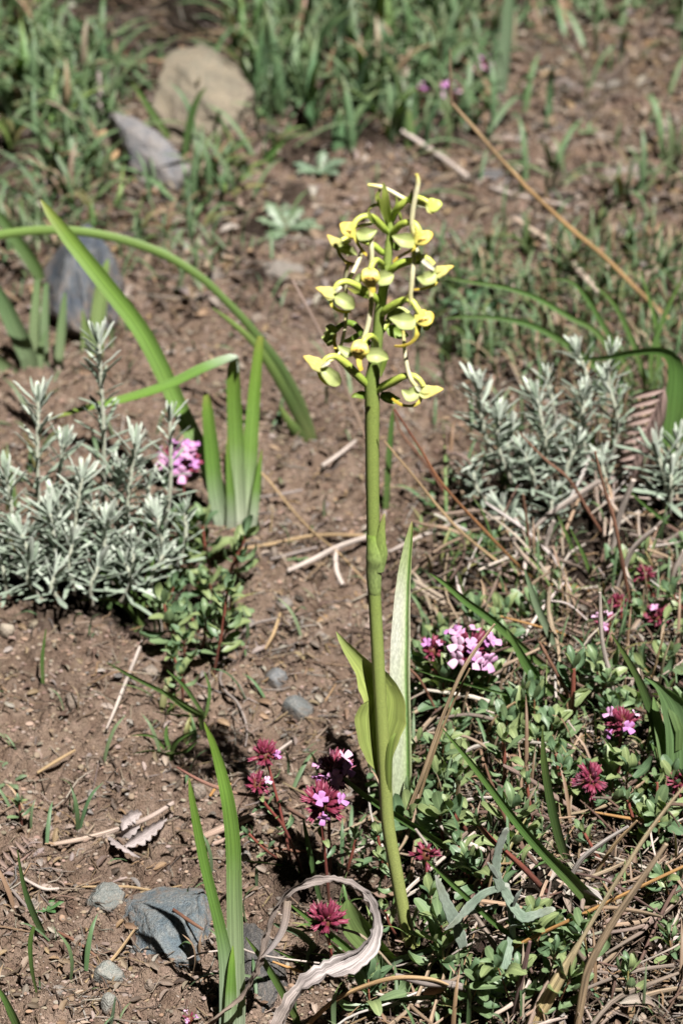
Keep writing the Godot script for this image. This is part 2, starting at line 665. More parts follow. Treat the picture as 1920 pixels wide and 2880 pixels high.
# ---------------------------------------------------------------- stones
func stone(called: String, label: String, px: float, py: float, wpx: float, hpx: float, thick: float, c1: Color, c2: Color, seed_: int, ncuts := 7, sink := 0.45, yaw := 0.0, group := "", cut := 0.72) -> void:
	var r := RandomNumberGenerator.new()
	r.seed = seed_
	var g := G(px, py)
	var s := mm_px(g)
	var view := -(g - CAM).normalized().y
	var lx := wpx * s / 2
	var lz := hpx * s / 2 / maxf(view, 0.3)
	var cuts := []
	for i in ncuts:
		var d := Vector3(r.randf_range(-1, 1), r.randf_range(-0.35, 1), r.randf_range(-1, 1)).normalized()
		cuts.append([d, r.randf_range(cut - 0.08, cut + 0.12)])
	var b := MB.new()
	var f := FastNoiseLite.new()
	f.seed = seed_
	f.frequency = 0.03
	f.fractal_octaves = 3
	var big := wpx > 100
	b.rock(Vector3.ZERO, Vector3(lx * 1.12, thick * 0.001, lz * 1.12), Basis(Vector3.UP, yaw) * Basis(Vector3.RIGHT, r.randf_range(-0.1, 0.1)), c1, c2, f, 0.10, cuts, 56 if big else 14, 84 if big else 20, 0.75)
	var o := MeshInstance3D.new()
	o.name = numbered(called)
	o.mesh = b.mesh(M.stone)
	o.position = Vector3(g.x, g.y + thick * 0.001 * (1.0 - 2.0 * sink), g.z)
	add_child(o)
	tag(o, label, "pebble" if called == "pebble" else "stone", group)


func build_stones() -> void:
	stone("stone", "large angular blue-grey stone behind the paired iris blades at the lower edge", 485, 2615, 285, 220, 10, L(0.115, 0.15, 0.175), L(0.215, 0.23, 0.23), 21, 11, 0.45, 0.5, "", 0.66)
	stone("stone", "dark grey stone beneath the looped dead leaf", 738, 2735, 170, 230, 10, L(0.07, 0.07, 0.072), L(0.15, 0.14, 0.13), 22, 9, 0.6, 0.2)
	stone("stone", "flat greenish grey stone flush with bare soil above the large blue-grey stone", 300, 2530, 105, 62, 5, L(0.17, 0.19, 0.185), L(0.25, 0.25, 0.23), 23)
	stone("stone", "small pale flat stone below the large blue-grey stone", 312, 2752, 88, 50, 6, L(0.22, 0.24, 0.225), L(0.32, 0.31, 0.28), 24)
	stone("stone", "tiny pale pebble in bare soil at the lower edge", 308, 2826, 44, 40, 4, L(0.25, 0.25, 0.23), L(0.3, 0.3, 0.27), 25)
	stone("stone", "broad tan boulder among the grass behind the left shrub", 560, 318, 270, 225, 24, L(0.30, 0.255, 0.19), L(0.22, 0.20, 0.155), 26, 5, 0.4, 0.3)
	stone("stone", "grey squarish stone just below the tan boulder", 425, 475, 150, 165, 18, L(0.20, 0.205, 0.225), L(0.31, 0.29, 0.28), 37, 9, 0.35, 0.7)
	stone("stone", "dark blue-grey stone behind the long arching iris leaf", 232, 830, 205, 215, 26, L(0.07, 0.085, 0.11), L(0.16, 0.17, 0.18), 28, 9, 0.4, 0.1)
	stone("stone", "flat light grey stone half buried below the lobed grey-green herb", 785, 765, 125, 48, 5, L(0.22, 0.20, 0.18), L(0.28, 0.25, 0.22), 29)
	stone("stone", "flat bluish stone flush with soil beside the long orange stalk", 1385, 508, 120, 46, 4, L(0.21, 0.21, 0.22), L(0.26, 0.24, 0.23), 30)
	stone("stone", "flat grey stone in far bare soil near the upper edge grass", 1760, 500, 130, 60, 6, L(0.24, 0.21, 0.19), L(0.28, 0.24, 0.21), 31)
	stone("stone", "small blue-grey stone in soil left of the orchid's broad leaf", 775, 1912, 62, 36, 4, L(0.17, 0.18, 0.19), L(0.25, 0.25, 0.25), 32)
	stone("stone", "grey stone in soil level with the orchid leaf, larger of two there", 838, 1996, 84, 44, 5, L(0.15, 0.165, 0.17), L(0.22, 0.22, 0.21), 33)
	stone("stone", "rounded pale stone at the foot of the left silver shrub", 38, 1612, 82, 60, 7, L(0.33, 0.29, 0.27), L(0.42, 0.38, 0.36), 34, 4)
	stone("stone", "small orange-tan stone lying in shade edge of the left silver shrub", 168, 1694, 32, 22, 4, L(0.42, 0.28, 0.14), L(0.4, 0.3, 0.2), 35)
	stone("stone", "cream pebble on the soil left of the small grass tuft", 22, 1776, 40, 22, 4, L(0.45, 0.38, 0.3), L(0.5, 0.44, 0.36), 36)
	var near := [[110, 1596, 34], [160, 1610, 26], [500, 1890, 52], [425, 1890, 44], [640, 1700, 40], [700, 1765, 34], [900, 1800, 40], [560, 2230, 42], [690, 2420, 34], [90, 2560, 44], [220, 2660, 40], [420, 2780, 30], [165, 2790, 36], [620, 2410, 30], [260, 2240, 26], [200, 1980, 30], [770, 1560, 30], [800, 1700, 44], [1560, 430, 40], [1450, 620, 46], [1700, 390, 40], [1080, 620, 30], [720, 900, 30], [610, 780, 34], [545, 745, 46], [500, 620, 40], [560, 690, 28]]
	for i in near.size():
		var q: Array = near[i]
		var w := rng.randf_range(0, 1)
		stone("pebble", spot("small rough brown-grey pebble half sunk in soil", Vector2(q[0], q[1])), q[0], q[1], q[2], q[2] * 0.62, rng.randf_range(2.2, 4.2), L(0.24, 0.19, 0.155).lerp(L(0.2, 0.2, 0.2), w), L(0.33, 0.27, 0.22), 60 + i, 6, 0.4, rng.randf_range(0, 3), "pebbles in the bare soil")


# ---------------------------------------------------------------- the orchid
const LEAN := 4.0
var OB: Vector3

func wider(w: PackedFloat32Array, k: float) -> PackedFloat32Array:
	for i in w.size():
		w[i] *= k
	return w


# a flower: each list is x, y (px of a close view: 820 + x * k, 460 + y * k), off (mm), width
func fl(spec: Array, per := 5) -> Array:
	return line(spec, OB, LEAN, per, 820.0, 460.0, 0.3189)


func petal(parent: Node3D, called: String, spec: Array, cols: Array, cup := 0.45, hint := Vector3.ZERO, label := "") -> MeshInstance3D:
	var ln := fl(spec, 4)
	var P: PackedVector3Array = ln[0]
	var t := (P[P.size() - 1] - P[0]).normalized()
	var h := hint if hint != Vector3.ZERO else t.cross(-fwd).normalized()
	ln[1] = wider(ln[1], 1.16)
	return blade(parent, called, ln, gutter(11, cup, 0.06), false, h, cols, M.sepal, PackedFloat32Array(), PackedColorArray(), label)


const SEPAL := [Color(0.468, 0.541, 0.191), Color(0.510, 0.582, 0.239), Color(0.468, 0.541, 0.179)]
const HOOD := [Color(0.484, 0.535, 0.202), Color(0.620, 0.574, 0.202), Color(0.666, 0.485, 0.101)]
const LIP := [Color(0.644, 0.575, 0.115), Color(0.713, 0.575, 0.092), Color(0.759, 0.552, 0.069)]
const SPUR := [Color(0.58, 0.54, 0.18), Color(0.76, 0.72, 0.44), Color(0.80, 0.75, 0.50), Color(0.56, 0.50, 0.12)]
const OVARY := [Color(0.275, 0.400, 0.062), Color(0.450, 0.537, 0.100), Color(0.650, 0.650, 0.163)]


func flower(o: Node3D, f: Dictionary) -> void:
	var b := MB.new()
	# the hood (or, seen from the front, the arched dorsal sepal) is the part itself, the rest hangs on it
	var ln := fl(f.hood, 5)
	var P: PackedVector3Array = ln[0]
	var t := (P[P.size() - 1] - P[0]).normalized()
	var h: Vector3 = t.cross(-fwd).normalized()
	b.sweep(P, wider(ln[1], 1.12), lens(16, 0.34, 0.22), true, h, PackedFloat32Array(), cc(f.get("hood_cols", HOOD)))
	var fp := part(o, "flower", b, M.petal, f.get("label", ""))
	if f.has("ovary"):
		var ob := MB.new()
		var ol := fl(f.ovary, 6)
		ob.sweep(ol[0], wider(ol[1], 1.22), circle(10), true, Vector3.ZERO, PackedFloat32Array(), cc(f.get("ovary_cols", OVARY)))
		part(fp, "ovary", ob, M.orchid)
	if f.has("spur"):
		var sb := MB.new()
		var sl := fl(f.spur, 6)
		sb.sweep(sl[0], wider(sl[1], 1.2), circle(8), true, Vector3.ZERO, PackedFloat32Array(), cc(f.get("spur_cols", SPUR)))
		part(fp, "spur", sb, M.petal)
	if f.has("lip"):
		blade(fp, "lip", fl(f.lip, 5), lens(10, 0.3, 0.2), true, Vector3.ZERO, f.get("lip_cols", LIP), M.petal)
	for s in f.get("sepals", []):
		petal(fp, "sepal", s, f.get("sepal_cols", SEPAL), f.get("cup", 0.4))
	for s in f.get("petals", []):
		petal(fp, "petal", s, HOOD, 0.5)
	if f.has("bract"):
		petal(fp, "bract", f.bract, [L(0.16, 0.25, 0.04), L(0.25, 0.33, 0.06), L(0.4, 0.36, 0.1)], 0.3)
	if f.has("throat"):
		petal(fp, "throat", f.throat, [L(0.7, 0.68, 0.5), L(0.72, 0.7, 0.55)], 0.3)
	# the column: two brown pollen slits on an orange block
	if f.has("column"):
		var q: Array = f.column     # x, y, off, size
		var at := V(820 + q[0] * 0.3189, 460 + q[1] * 0.3189, OB, q[2], LEAN)
		var k: float = q[3] * 0.3189 * mm_px(at)
		var cb := MB.new()
		cb.rock(at, Vector3(k * 0.42, k * 0.22, k * 0.10), Basis(Vector3.RIGHT, -0.5), L(0.60, 0.38, 0.08), L(0.70, 0.56, 0.14), n2, 0.10, [[Vector3(0, -0.8, 0.6), 0.6]], 12, 16)
		part(fp, "column", cb, M.petal)
		for s in [-1, 1]:
			var pb := MB.new()
			pb.rock(at + Vector3(s * k * 0.17, k * 0.02, k * 0.08), Vector3(k * 0.06, k * 0.13, k * 0.05), Basis(Vector3.BACK, s * 0.5), L(0.40, 0.19, 0.05), L(0.48, 0.27, 0.06), n2, 0.03, [], 8, 10)
			part(fp, "anther", pb, M.petal)


func build_orchid() -> void:
	OB = G(1156, 2650)
	var o := thing("orchid", "tall yellow-green orchid in flower on one upright stem", "orchid", OB)
	var st := [1165, 2670, 0, 42, 1145, 2620, 0, 36, 1115, 2461, 0, 36, 1091, 2323, 0, 36, 1083, 2205, 0, 36, 1070, 1987, 0, 35, 1059, 1790, 0, 35, 1053, 1678, 0, 35, 1050, 1570, 0, 35, 1048, 1440, 0, 36, 1046, 1270, 0, 38, 1046, 1134, 0, 41, 1045, 1080, 0, 40, 1053, 1018, 0, 34, 1062, 938, 0, 31, 1069, 860, 0, 30, 1081, 795, 0, 27, 1091, 715, 0, 24, 1097, 639, 0, 20, 1094, 600, 0, 16, 1084, 550, 0, 11, 1081, 534, 0, 6]
	var ridged := PackedVector2Array()
	for i in 40:
		var rr := 1.0 + 0.022 * cos(i * PI) + 0.012 * cos(i * 0.9)
		ridged.append(Vector2(cos(TAU * i / 40), sin(TAU * i / 40)) * rr)
	blade(o, "stem", line(st, OB, LEAN, 6), ridged, true, Vector3.RIGHT, [L(0.306, 0.342, 0.113), L(0.291, 0.335, 0.105), L(0.291, 0.357, 0.098), L(0.241, 0.320, 0.083), L(0.269, 0.342, 0.083), L(0.226, 0.314, 0.075), L(0.277, 0.364, 0.090), L(0.364, 0.466, 0.120), L(0.466, 0.553, 0.149)], M.stem)
	# the sheath half way up, with its pointed blade
	var sh := [1054, 1668, 0, 35, 1052, 1652, 0, 40, 1051, 1600, 0.2, 45, 1055, 1568, 0.5, 54, 1054, 1545, 0.5, 50, 1049, 1515, 0.2, 39, 1048, 1500, 0, 36]
	var shp := blade(o, "sheath", line(sh, OB, LEAN, 5), circle(18), true, Vector3.RIGHT, [L(0.2, 0.27, 0.08), L(0.26, 0.34, 0.12), L(0.22, 0.3, 0.09), L(0.18, 0.27, 0.05)], M.orchid)
	var shb := [1060, 1610, 2.3, 40, 1068, 1565, 2.6, 44, 1070, 1525, 2.6, 30, 1074, 1485, 2.4, 18, 1079, 1455, 2.2, 9, 1081, 1444, 2.0, 2]
	blade(shp, "sheath_tip", line(shb, OB, LEAN, 5), lens(14, 0.1, -0.5), true, Vector3.RIGHT, [L(0.24, 0.32, 0.11), L(0.22, 0.3, 0.08), L(0.24, 0.3, 0.08), L(0.34, 0.28, 0.14)], M.orchid)
	# the broad leaf that clasps the stem: its blade stands behind the stem
	var lf := [1074, 2201, -1.6, 13, 1070, 2162, -2, 34, 1066, 2124, -2.4, 79.3, 1064, 2069, -2.8, 119.6, 1069, 2014, -3.2, 151.3, 1077, 1975, -3.5, 130.5, 1072, 1947, -3.9, 112.2, 1048, 1909, -4.4, 100, 1017, 1870, -4.6, 53.5, 985, 1832, -4.2, 35.7, 961, 1801, -3.6, 18.7, 945, 1776, -3.2, 1.7]
	var ll := line(lf, OB, LEAN, 6)
	var tw := PackedFloat32Array()
	var nl: int = ll[0].size()
	for i in nl:
		tw.append(0.25 * sm(0.45, 1.0, float(i) / nl))
	var lpc := cc([L(1.25, 1.18, 1.3), L(1, 1, 1), L(0.98, 1, 0.98), L(1, 1, 1), L(0.97, 1, 0.97), L(0.92, 0.95, 0.9), L(0.97, 1, 0.97), L(1, 1, 1), L(1, 1, 1), L(1.02, 1, 1.02), L(1.25, 1.18, 1.3)])
	var leaf := blade(o, "leaf", ll, gutter(11, 0.42), false, Vector3.RIGHT, [L(0.26, 0.32, 0.08), L(0.34, 0.42, 0.12), L(0.38, 0.46, 0.13), L(0.40, 0.48, 0.14), L(0.44, 0.52, 0.19)], M.leaf, tw, lpc, "broad clasping leaf with a curled pointed tip")
	var ls := [1092, 2240, 1.2, 14, 1092, 2190, 2.2, 20, 1094, 2130, 2.6, 20, 1101, 2085, 2.6, 14, 1112, 2062, 2.0, 5]
	blade(leaf, "leaf_edge", line(ls, OB, LEAN, 5), lens(12, 0.14, -0.4), true, Vector3.RIGHT, [L(0.2, 0.26, 0.06), L(0.2, 0.28, 0.06), L(0.24, 0.33, 0.08)], M.leaf)
	# the narrow bract bits of the spike
	flower(o, {"label": "flower at the lower left of the spike", "ovary": [672, 1962, 0, 50, 600, 1890, 2, 62, 520, 1810, 4, 66, 440, 1735, 6, 56, 380, 1700, 7, 46, 310, 1715, 8, 38, 270, 1765, 8.5, 38],
		"hood": [290, 1785, 8.5, 40, 255, 1790, 9, 95, 210, 1765, 9.5, 110, 150, 1722, 10, 60, 104, 1698, 10, 6], "sepals": [[268, 1800, 9, 20, 310, 1840, 10, 95, 360, 1890, 10.5, 120, 400, 1925, 10, 80, 426, 1946, 9.5, 8]],
		"lip": [235, 1830, 8, 34, 255, 1890, 8.5, 30, 310, 1940, 9, 28, 370, 1955, 9, 26, 420, 1945, 9, 16], "throat": [262, 1790, 10.5, 20, 300, 1768, 10.5, 34, 335, 1752, 10, 20], "spur": [300, 1760, 5, 24, 400, 1700, 3, 24, 430, 1620, 1, 24, 470, 1450, -2, 26, 480, 1300, -4, 30]})
	flower(o, {"label": "flower at the lower right of the spike", "ovary": [745, 2005, 0, 50, 810, 1965, 2, 62, 900, 1920, 4, 66, 980, 1882, 6, 52, 1060, 1868, 7, 40, 1120, 1900, 8, 38, 1160, 1960, 8.5, 38],
		"hood": [1125, 2000, 8, 40, 1160, 2005, 8.5, 100, 1210, 2010, 9, 100, 1275, 1995, 9.5, 62, 1336, 1988, 9.5, 6], "sepals": [[1125, 2000, 9, 20, 1080, 2020, 10, 100, 1040, 2040, 10.5, 110, 1000, 2020, 10, 55, 970, 1995, 9.5, 6]],
		"petals": [[1130, 2030, 9.5, 24, 1170, 2050, 10, 44, 1220, 2040, 10, 30, 1260, 2020, 10, 6]],
		"lip": [1140, 2050, 9, 36, 1120, 2105, 9.5, 34, 1060, 2135, 10, 30, 980, 2130, 10, 30, 920, 2100, 10, 30, 885, 2072, 10, 20], "throat": [1090, 1960, 10, 20, 1115, 1985, 10, 36, 1130, 2010, 10, 20],
		"spur": [1120, 1985, 8, 34, 1060, 1920, 8, 36, 1025, 1830, 7.5, 34, 1005, 1720, 7, 32, 992, 1600, 6, 28, 982, 1475, 5, 22]})
	flower(o, {"label": "flower facing forward low on the spike", "ovary": [745, 1620, 2, 44, 735, 1560, 6, 50, 700, 1520, 9, 44, 655, 1540, 11, 40, 625, 1580, 12, 40],
		"hood": [620, 1560, 11, 40, 605, 1600, 12.5, 120, 598, 1650, 13.5, 150, 595, 1700, 13, 90, 595, 1735, 12, 20], "hood_cols": [L(0.53, 0.60, 0.16), L(0.68, 0.62, 0.15), L(0.72, 0.58, 0.11), L(0.75, 0.62, 0.12)], "column": [592, 1640, 14.5, 130],
		"sepals": [[655, 1690, 12.5, 24, 700, 1690, 13, 110, 760, 1690, 13, 120, 815, 1705, 12.5, 64, 852, 1722, 12, 6], [540, 1690, 12.5, 24, 500, 1670, 12, 84, 450, 1640, 11.5, 60, 408, 1605, 11, 6]],
		"lip": [595, 1710, 13, 60, 592, 1750, 13.5, 48, 600, 1790, 14, 44, 612, 1825, 14, 40], "spur": [620, 1590, 10, 36, 640, 1530, 9, 36, 668, 1440, 8.5, 38, 695, 1300, 8, 40, 702, 1200, 7.5, 38, 690, 1100, 7, 34]})
	flower(o, {"label": "flower at the left of the spike, third from below", "ovary": [765, 1220, 0, 46, 715, 1170, 2, 60, 640, 1120, 4, 62, 560, 1070, 6, 50, 480, 1040, 7, 44, 410, 1060, 8, 40, 380, 1110, 8.5, 40],
		"hood": [395, 1130, 8.5, 40, 360, 1140, 9, 92, 315, 1135, 9.5, 96, 260, 1110, 10, 50, 212, 1095, 10, 6], "petals": [[370, 1170, 9.5, 24, 330, 1180, 10, 50, 280, 1150, 10, 30, 235, 1115, 10, 5]],
		"sepals": [[385, 1165, 10, 24, 430, 1190, 11, 110, 490, 1225, 11.5, 116, 530, 1255, 11, 60, 552, 1270, 10.5, 8]],
		"lip": [340, 1190, 9, 34, 355, 1250, 9.5, 32, 410, 1295, 10, 30, 470, 1310, 10, 30, 520, 1303, 10, 24], "throat": [385, 1130, 10.5, 22, 410, 1105, 10.5, 34, 440, 1085, 10, 18], "bract": [700, 1180, 3, 30, 640, 1160, 5, 44, 560, 1130, 7, 40, 490, 1095, 8, 8],
		"spur": [440, 1080, 6, 24, 500, 1020, 4, 34, 550, 940, 2, 34, 600, 830, 0, 34, 625, 760, -1, 26]})
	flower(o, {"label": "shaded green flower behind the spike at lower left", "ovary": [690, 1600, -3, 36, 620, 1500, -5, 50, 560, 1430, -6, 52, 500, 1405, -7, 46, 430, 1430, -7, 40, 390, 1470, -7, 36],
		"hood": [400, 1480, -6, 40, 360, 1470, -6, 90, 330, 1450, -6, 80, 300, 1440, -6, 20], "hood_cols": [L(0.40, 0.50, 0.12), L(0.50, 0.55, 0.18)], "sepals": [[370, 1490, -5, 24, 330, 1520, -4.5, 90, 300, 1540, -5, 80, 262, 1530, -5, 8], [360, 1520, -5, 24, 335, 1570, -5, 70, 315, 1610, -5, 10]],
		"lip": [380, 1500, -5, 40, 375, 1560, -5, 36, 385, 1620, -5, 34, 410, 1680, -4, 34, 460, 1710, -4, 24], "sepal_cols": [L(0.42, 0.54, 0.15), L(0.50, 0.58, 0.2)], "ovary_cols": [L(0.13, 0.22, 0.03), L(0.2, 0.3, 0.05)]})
	flower(o, {"label": "flower at the right of the spike, second from below", "ovary": [795, 1330, 1, 46, 840, 1285, 3, 60, 920, 1235, 5, 60, 1000, 1200, 7, 46, 1060, 1215, 8, 44, 1100, 1270, 9, 46, 1130, 1320, 9.5, 44],
		"hood": [1100, 1320, 9, 50, 1130, 1345, 10, 120, 1180, 1365, 11, 140, 1225, 1350, 11, 90, 1252, 1345, 10.5, 20], "hood_cols": [L(0.62, 0.60, 0.15), L(0.75, 0.65, 0.15), L(0.85, 0.58, 0.10)], "column": [1165, 1372, 12, 110],
		"sepals": [[1085, 1370, 10.5, 24, 1040, 1390, 11.5, 130, 980, 1390, 12, 135, 920, 1375, 11.5, 70, 860, 1360, 11, 6], [1160, 1460, 10, 20, 1190, 1440, 10.5, 56, 1230, 1410, 10.5, 10]],
		"lip": [1110, 1430, 10.5, 60, 1105, 1500, 11, 48, 1080, 1550, 11, 38, 1030, 1590, 11, 34, 960, 1610, 11, 32, 905, 1608, 11, 26], "bract": [950, 1260, 6, 16, 985, 1210, 8, 34, 1030, 1150, 9, 8],
		"spur": [1050, 1240, 8, 36, 1048, 1150, 8, 38, 1062, 1000, 8, 38, 1072, 880, 7.5, 34, 1076, 780, 7, 32, 1074, 690, 6, 26]})
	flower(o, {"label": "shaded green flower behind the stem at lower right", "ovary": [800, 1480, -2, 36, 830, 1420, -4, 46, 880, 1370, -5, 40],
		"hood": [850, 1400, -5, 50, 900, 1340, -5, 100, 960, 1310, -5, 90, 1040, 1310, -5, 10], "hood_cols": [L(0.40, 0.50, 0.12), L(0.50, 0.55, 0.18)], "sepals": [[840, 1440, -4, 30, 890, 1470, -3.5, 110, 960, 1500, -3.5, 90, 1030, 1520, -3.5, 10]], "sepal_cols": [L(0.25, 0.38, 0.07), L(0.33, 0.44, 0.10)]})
	flower(o, {"label": "flower at the right of the spike above its middle", "ovary": [855, 965, 1, 46, 920, 905, 3, 62, 1000, 870, 4, 62, 1060, 850, 5, 46, 1130, 825, 6, 42, 1200, 840, 7, 40, 1250, 890, 7.5, 40],
		"hood": [1250, 950, 7, 40, 1285, 955, 7.5, 96, 1330, 945, 8, 86, 1380, 920, 8, 46, 1428, 903, 8, 6], "petals": [[1260, 975, 8, 22, 1295, 985, 8.5, 46, 1350, 960, 8.5, 28, 1400, 925, 8.5, 5]],
		"sepals": [[1265, 965, 8, 24, 1230, 1000, 9, 105, 1180, 1015, 9.5, 105, 1140, 1010, 9, 56, 1102, 1000, 8.5, 6]],
		"lip": [1275, 990, 8, 34, 1270, 1050, 8.5, 30, 1220, 1085, 9, 26, 1150, 1105, 9, 24, 1075, 1112, 9, 16], "throat": [1255, 935, 9, 20, 1215, 900, 8.5, 44, 1160, 855, 8, 40, 1100, 770, 6, 26], "spur": [1110, 780, 5, 34, 1090, 740, 4, 28, 1085, 700, 3, 26],
		"bract": [1080, 880, 5, 20, 1140, 860, 6, 34, 1195, 790, 6.5, 6]})
	flower(o, {"label": "flower facing forward at the middle of the spike", "ovary": [800, 930, 2, 40, 790, 880, 6, 46, 750, 850, 9, 40, 715, 880, 11, 40, 695, 930, 12, 42],
		"hood": [695, 920, 11, 40, 690, 960, 12.5, 130, 692, 1010, 13.5, 150, 695, 1060, 13, 90, 705, 1100, 12, 40], "hood_cols": [L(0.53, 0.60, 0.16), L(0.68, 0.62, 0.15), L(0.72, 0.58, 0.11), L(0.78, 0.62, 0.12)], "column": [695, 1005, 14.5, 130],
		"sepals": [[750, 1010, 12.5, 30, 790, 1010, 13, 120, 840, 1005, 13, 116, 875, 990, 12.5, 60, 897, 978, 12, 6], [640, 1015, 12, 30, 600, 1010, 12, 76, 555, 1020, 11.5, 8]],
		"lip": [705, 1070, 13, 64, 712, 1100, 13, 52, 722, 1135, 13, 36], "spur": [695, 930, 10, 40, 705, 830, 10, 38, 702, 740, 10, 38, 700, 660, 9.5, 34, 705, 630, 9, 22]})
	flower(o, {"label": "upper left flower with a broad hood", "ovary": [850, 610, 0, 40, 800, 560, 2, 56, 740, 500, 4, 58, 690, 465, 6, 46, 620, 470, 7, 42, 565, 510, 8, 40, 545, 555, 8.5, 44],
		"hood": [560, 580, 8.5, 50, 530, 590, 9.5, 120, 490, 575, 10.5, 120, 450, 548, 10, 66, 425, 535, 10, 10], "hood_cols": [L(0.69, 0.65, 0.15), L(0.80, 0.68, 0.15), L(0.88, 0.60, 0.11)], "sepals": [[575, 600, 10, 26, 620, 620, 11, 105, 670, 620, 11.5, 100, 715, 605, 11, 50, 752, 585, 10.5, 6]],
		"column": [505, 590, 11.5, 70], "lip": [555, 630, 10, 44, 575, 690, 10.5, 34, 605, 740, 10.5, 30, 640, 785, 10.5, 28, 660, 812, 10.5, 12], "bract": [730, 520, 6, 30, 700, 480, 7, 40, 672, 410, 7, 6], "spur": [560, 560, 6, 24, 640, 540, 4, 32, 700, 530, 2, 28]})
	flower(o, {"label": "small flower at the far left of the upper spike", "ovary": [830, 800, -1, 36, 780, 770, 0, 48, 720, 720, 1, 48, 640, 690, 1, 36, 560, 650, 2, 34, 490, 650, 3, 36, 440, 680, 4, 36],
		"hood": [440, 700, 4, 40, 405, 705, 5, 90, 375, 690, 5.5, 80, 340, 655, 5.5, 40, 312, 626, 5.5, 6], "sepals": [[425, 720, 5, 24, 460, 745, 6, 90, 510, 770, 6.5, 80, 550, 790, 6, 40, 575, 805, 6, 6]],
		"lip": [405, 750, 5, 34, 425, 810, 5.5, 30, 470, 860, 6, 28, 520, 885, 6, 26, 560, 885, 6, 14], "throat": [440, 700, 6.5, 24, 485, 695, 6.5, 36, 525, 680, 6, 20], "spur": [500, 880, -2, 24, 480, 960, -3, 36, 470, 1060, -4, 34, 480, 1180, -5, 30]})
	flower(o, {"label": "upper right flower with a broad hood", "ovary": [870, 640, 0, 40, 910, 590, 2, 54, 960, 540, 4, 54, 1020, 520, 6, 48, 1080, 530, 7, 48, 1115, 580, 8, 48, 1115, 620, 8.5, 44],
		"hood": [1080, 640, 8.5, 50, 1110, 650, 9.5, 120, 1155, 655, 10.5, 125, 1205, 630, 10.5, 80, 1240, 615, 10, 20], "hood_cols": [L(0.65, 0.62, 0.15), L(0.78, 0.66, 0.15), L(0.85, 0.60, 0.11)], "column": [1155, 665, 11.5, 90],
		"sepals": [[1075, 670, 9.5, 26, 1040, 680, 10.5, 115, 985, 675, 11, 115, 930, 655, 10.5, 60, 886, 638, 10, 6]],
		"lip": [1100, 710, 10, 44, 1075, 750, 10.5, 34, 1010, 785, 10.5, 30, 940, 825, 10.5, 30, 895, 868, 10.5, 20], "spur": [1075, 620, 8, 36, 1056, 540, 8, 38, 1064, 440, 8, 38, 1082, 330, 8, 38, 1105, 220, 8, 40, 1112, 150, 8, 38, 1100, 92, 8, 26]})
	flower(o, {"label": "half open flower at the top right of the spike", "ovary": [893, 500, 0, 34, 910, 430, 1, 52, 960, 370, 3, 56, 1030, 315, 4, 44, 1100, 300, 5, 38, 1160, 315, 6, 38, 1200, 340, 6.5, 40],
		"hood": [1185, 360, 6.5, 50, 1215, 365, 7, 110, 1255, 365, 7.5, 120, 1290, 345, 7.5, 80, 1302, 325, 7, 20], "hood_cols": [L(0.62, 0.65, 0.18), L(0.55, 0.62, 0.15), L(0.45, 0.58, 0.10)], "petals": [[1190, 380, 7.5, 20, 1215, 410, 8, 50, 1245, 425, 8, 30, 1260, 420, 8, 8]],
		"throat": [1085, 345, 4, 24, 1130, 355, 5, 46, 1180, 370, 6, 40, 1200, 380, 6.5, 14], "bract": [1020, 330, 5, 22, 1050, 290, 5.5, 36, 1062, 220, 5.5, 5], "spur": [1090, 350, 3, 30, 1000, 315, 2, 36, 920, 270, 1, 32, 850, 232, 1, 30, 780, 205, 1, 36, 670, 188, 1, 24]})
	# the buds at the tip
	for q in [[[860, 520, 1, 30, 835, 400, 3, 66, 825, 300, 4, 62, 818, 230, 4, 40, 805, 165, 4, 6]], [[850, 560, -1, 26, 815, 440, 0, 40, 775, 340, 1, 44, 755, 280, 1, 36, 790, 210, 1, 8]], [[850, 450, -2, 20, 800, 380, -2, 26, 740, 365, -2, 26, 690, 390, -2, 24, 670, 440, -2, 20]], [[885, 470, -2, 20, 915, 400, -2, 24, 930, 330, -2, 20, 915, 290, -2, 8]], [[960, 500, -2, 20, 955, 450, -2, 26, 930, 400, -2, 20]]]:
		petal(o, "bud", q[0], [L(0.26, 0.34, 0.06), L(0.38, 0.45, 0.1), L(0.34, 0.4, 0.1)], 0.2)
	# bracts that show beside the stem
	for q in [[660, 2050, -1, 40, 610, 2040, 0, 66, 560, 2045, 1, 40, 528, 2060, 1, 6], [780, 2040, -2, 50, 840, 2060, -2, 90, 900, 2080, -2, 80, 955, 2070, -2, 10], [800, 1650, -3, 30, 825, 1700, -3, 44, 800, 1800, -3, 40, 785, 1880, -3, 10], [760, 900, 2, 40, 790, 890, 3, 66, 830, 905, 2, 30], [620, 1480, -1, 24, 560, 1530, -1, 50, 500, 1560, -1, 40, 430, 1570, -1, 8], [890, 700, -2, 30, 920, 740, -2, 60, 960, 750, -2, 10]]:
		petal(o, "bract", q, [L(0.15, 0.24, 0.04), L(0.22, 0.32, 0.06), L(0.3, 0.38, 0.09)], 0.4)
	# the pale strap leaf behind the stem
	var sb := G(1124, 2320)
	var s := thing("strap_leaf", "pale mealy upright strap leaf standing just behind the orchid stem", "leaf", sb)
	var spec := [1120, 2330, 0, 50, 1129, 2205, 0, 55, 1128, 2066, 0, 55, 1124, 1900, 0, 57, 1126, 1800, 0, 55, 1130, 1700, 0, 46, 1136, 1620, 0, 38, 1146, 1540, 0, 25, 1154, 1490, 0, 13, 1158, 1466, 0, 3]
	var prof := PackedVector2Array([Vector2(-1, 0), Vector2(-0.7, 0.05), Vector2(-0.3, 0.06), Vector2(0.1, 0.04), Vector2(0.42, -0.02), Vector2(0.55, -0.3), Vector2(0.66, -0.32), Vector2(0.76, -0.02), Vector2(0.9, 0.1), Vector2(1, 0.12)])
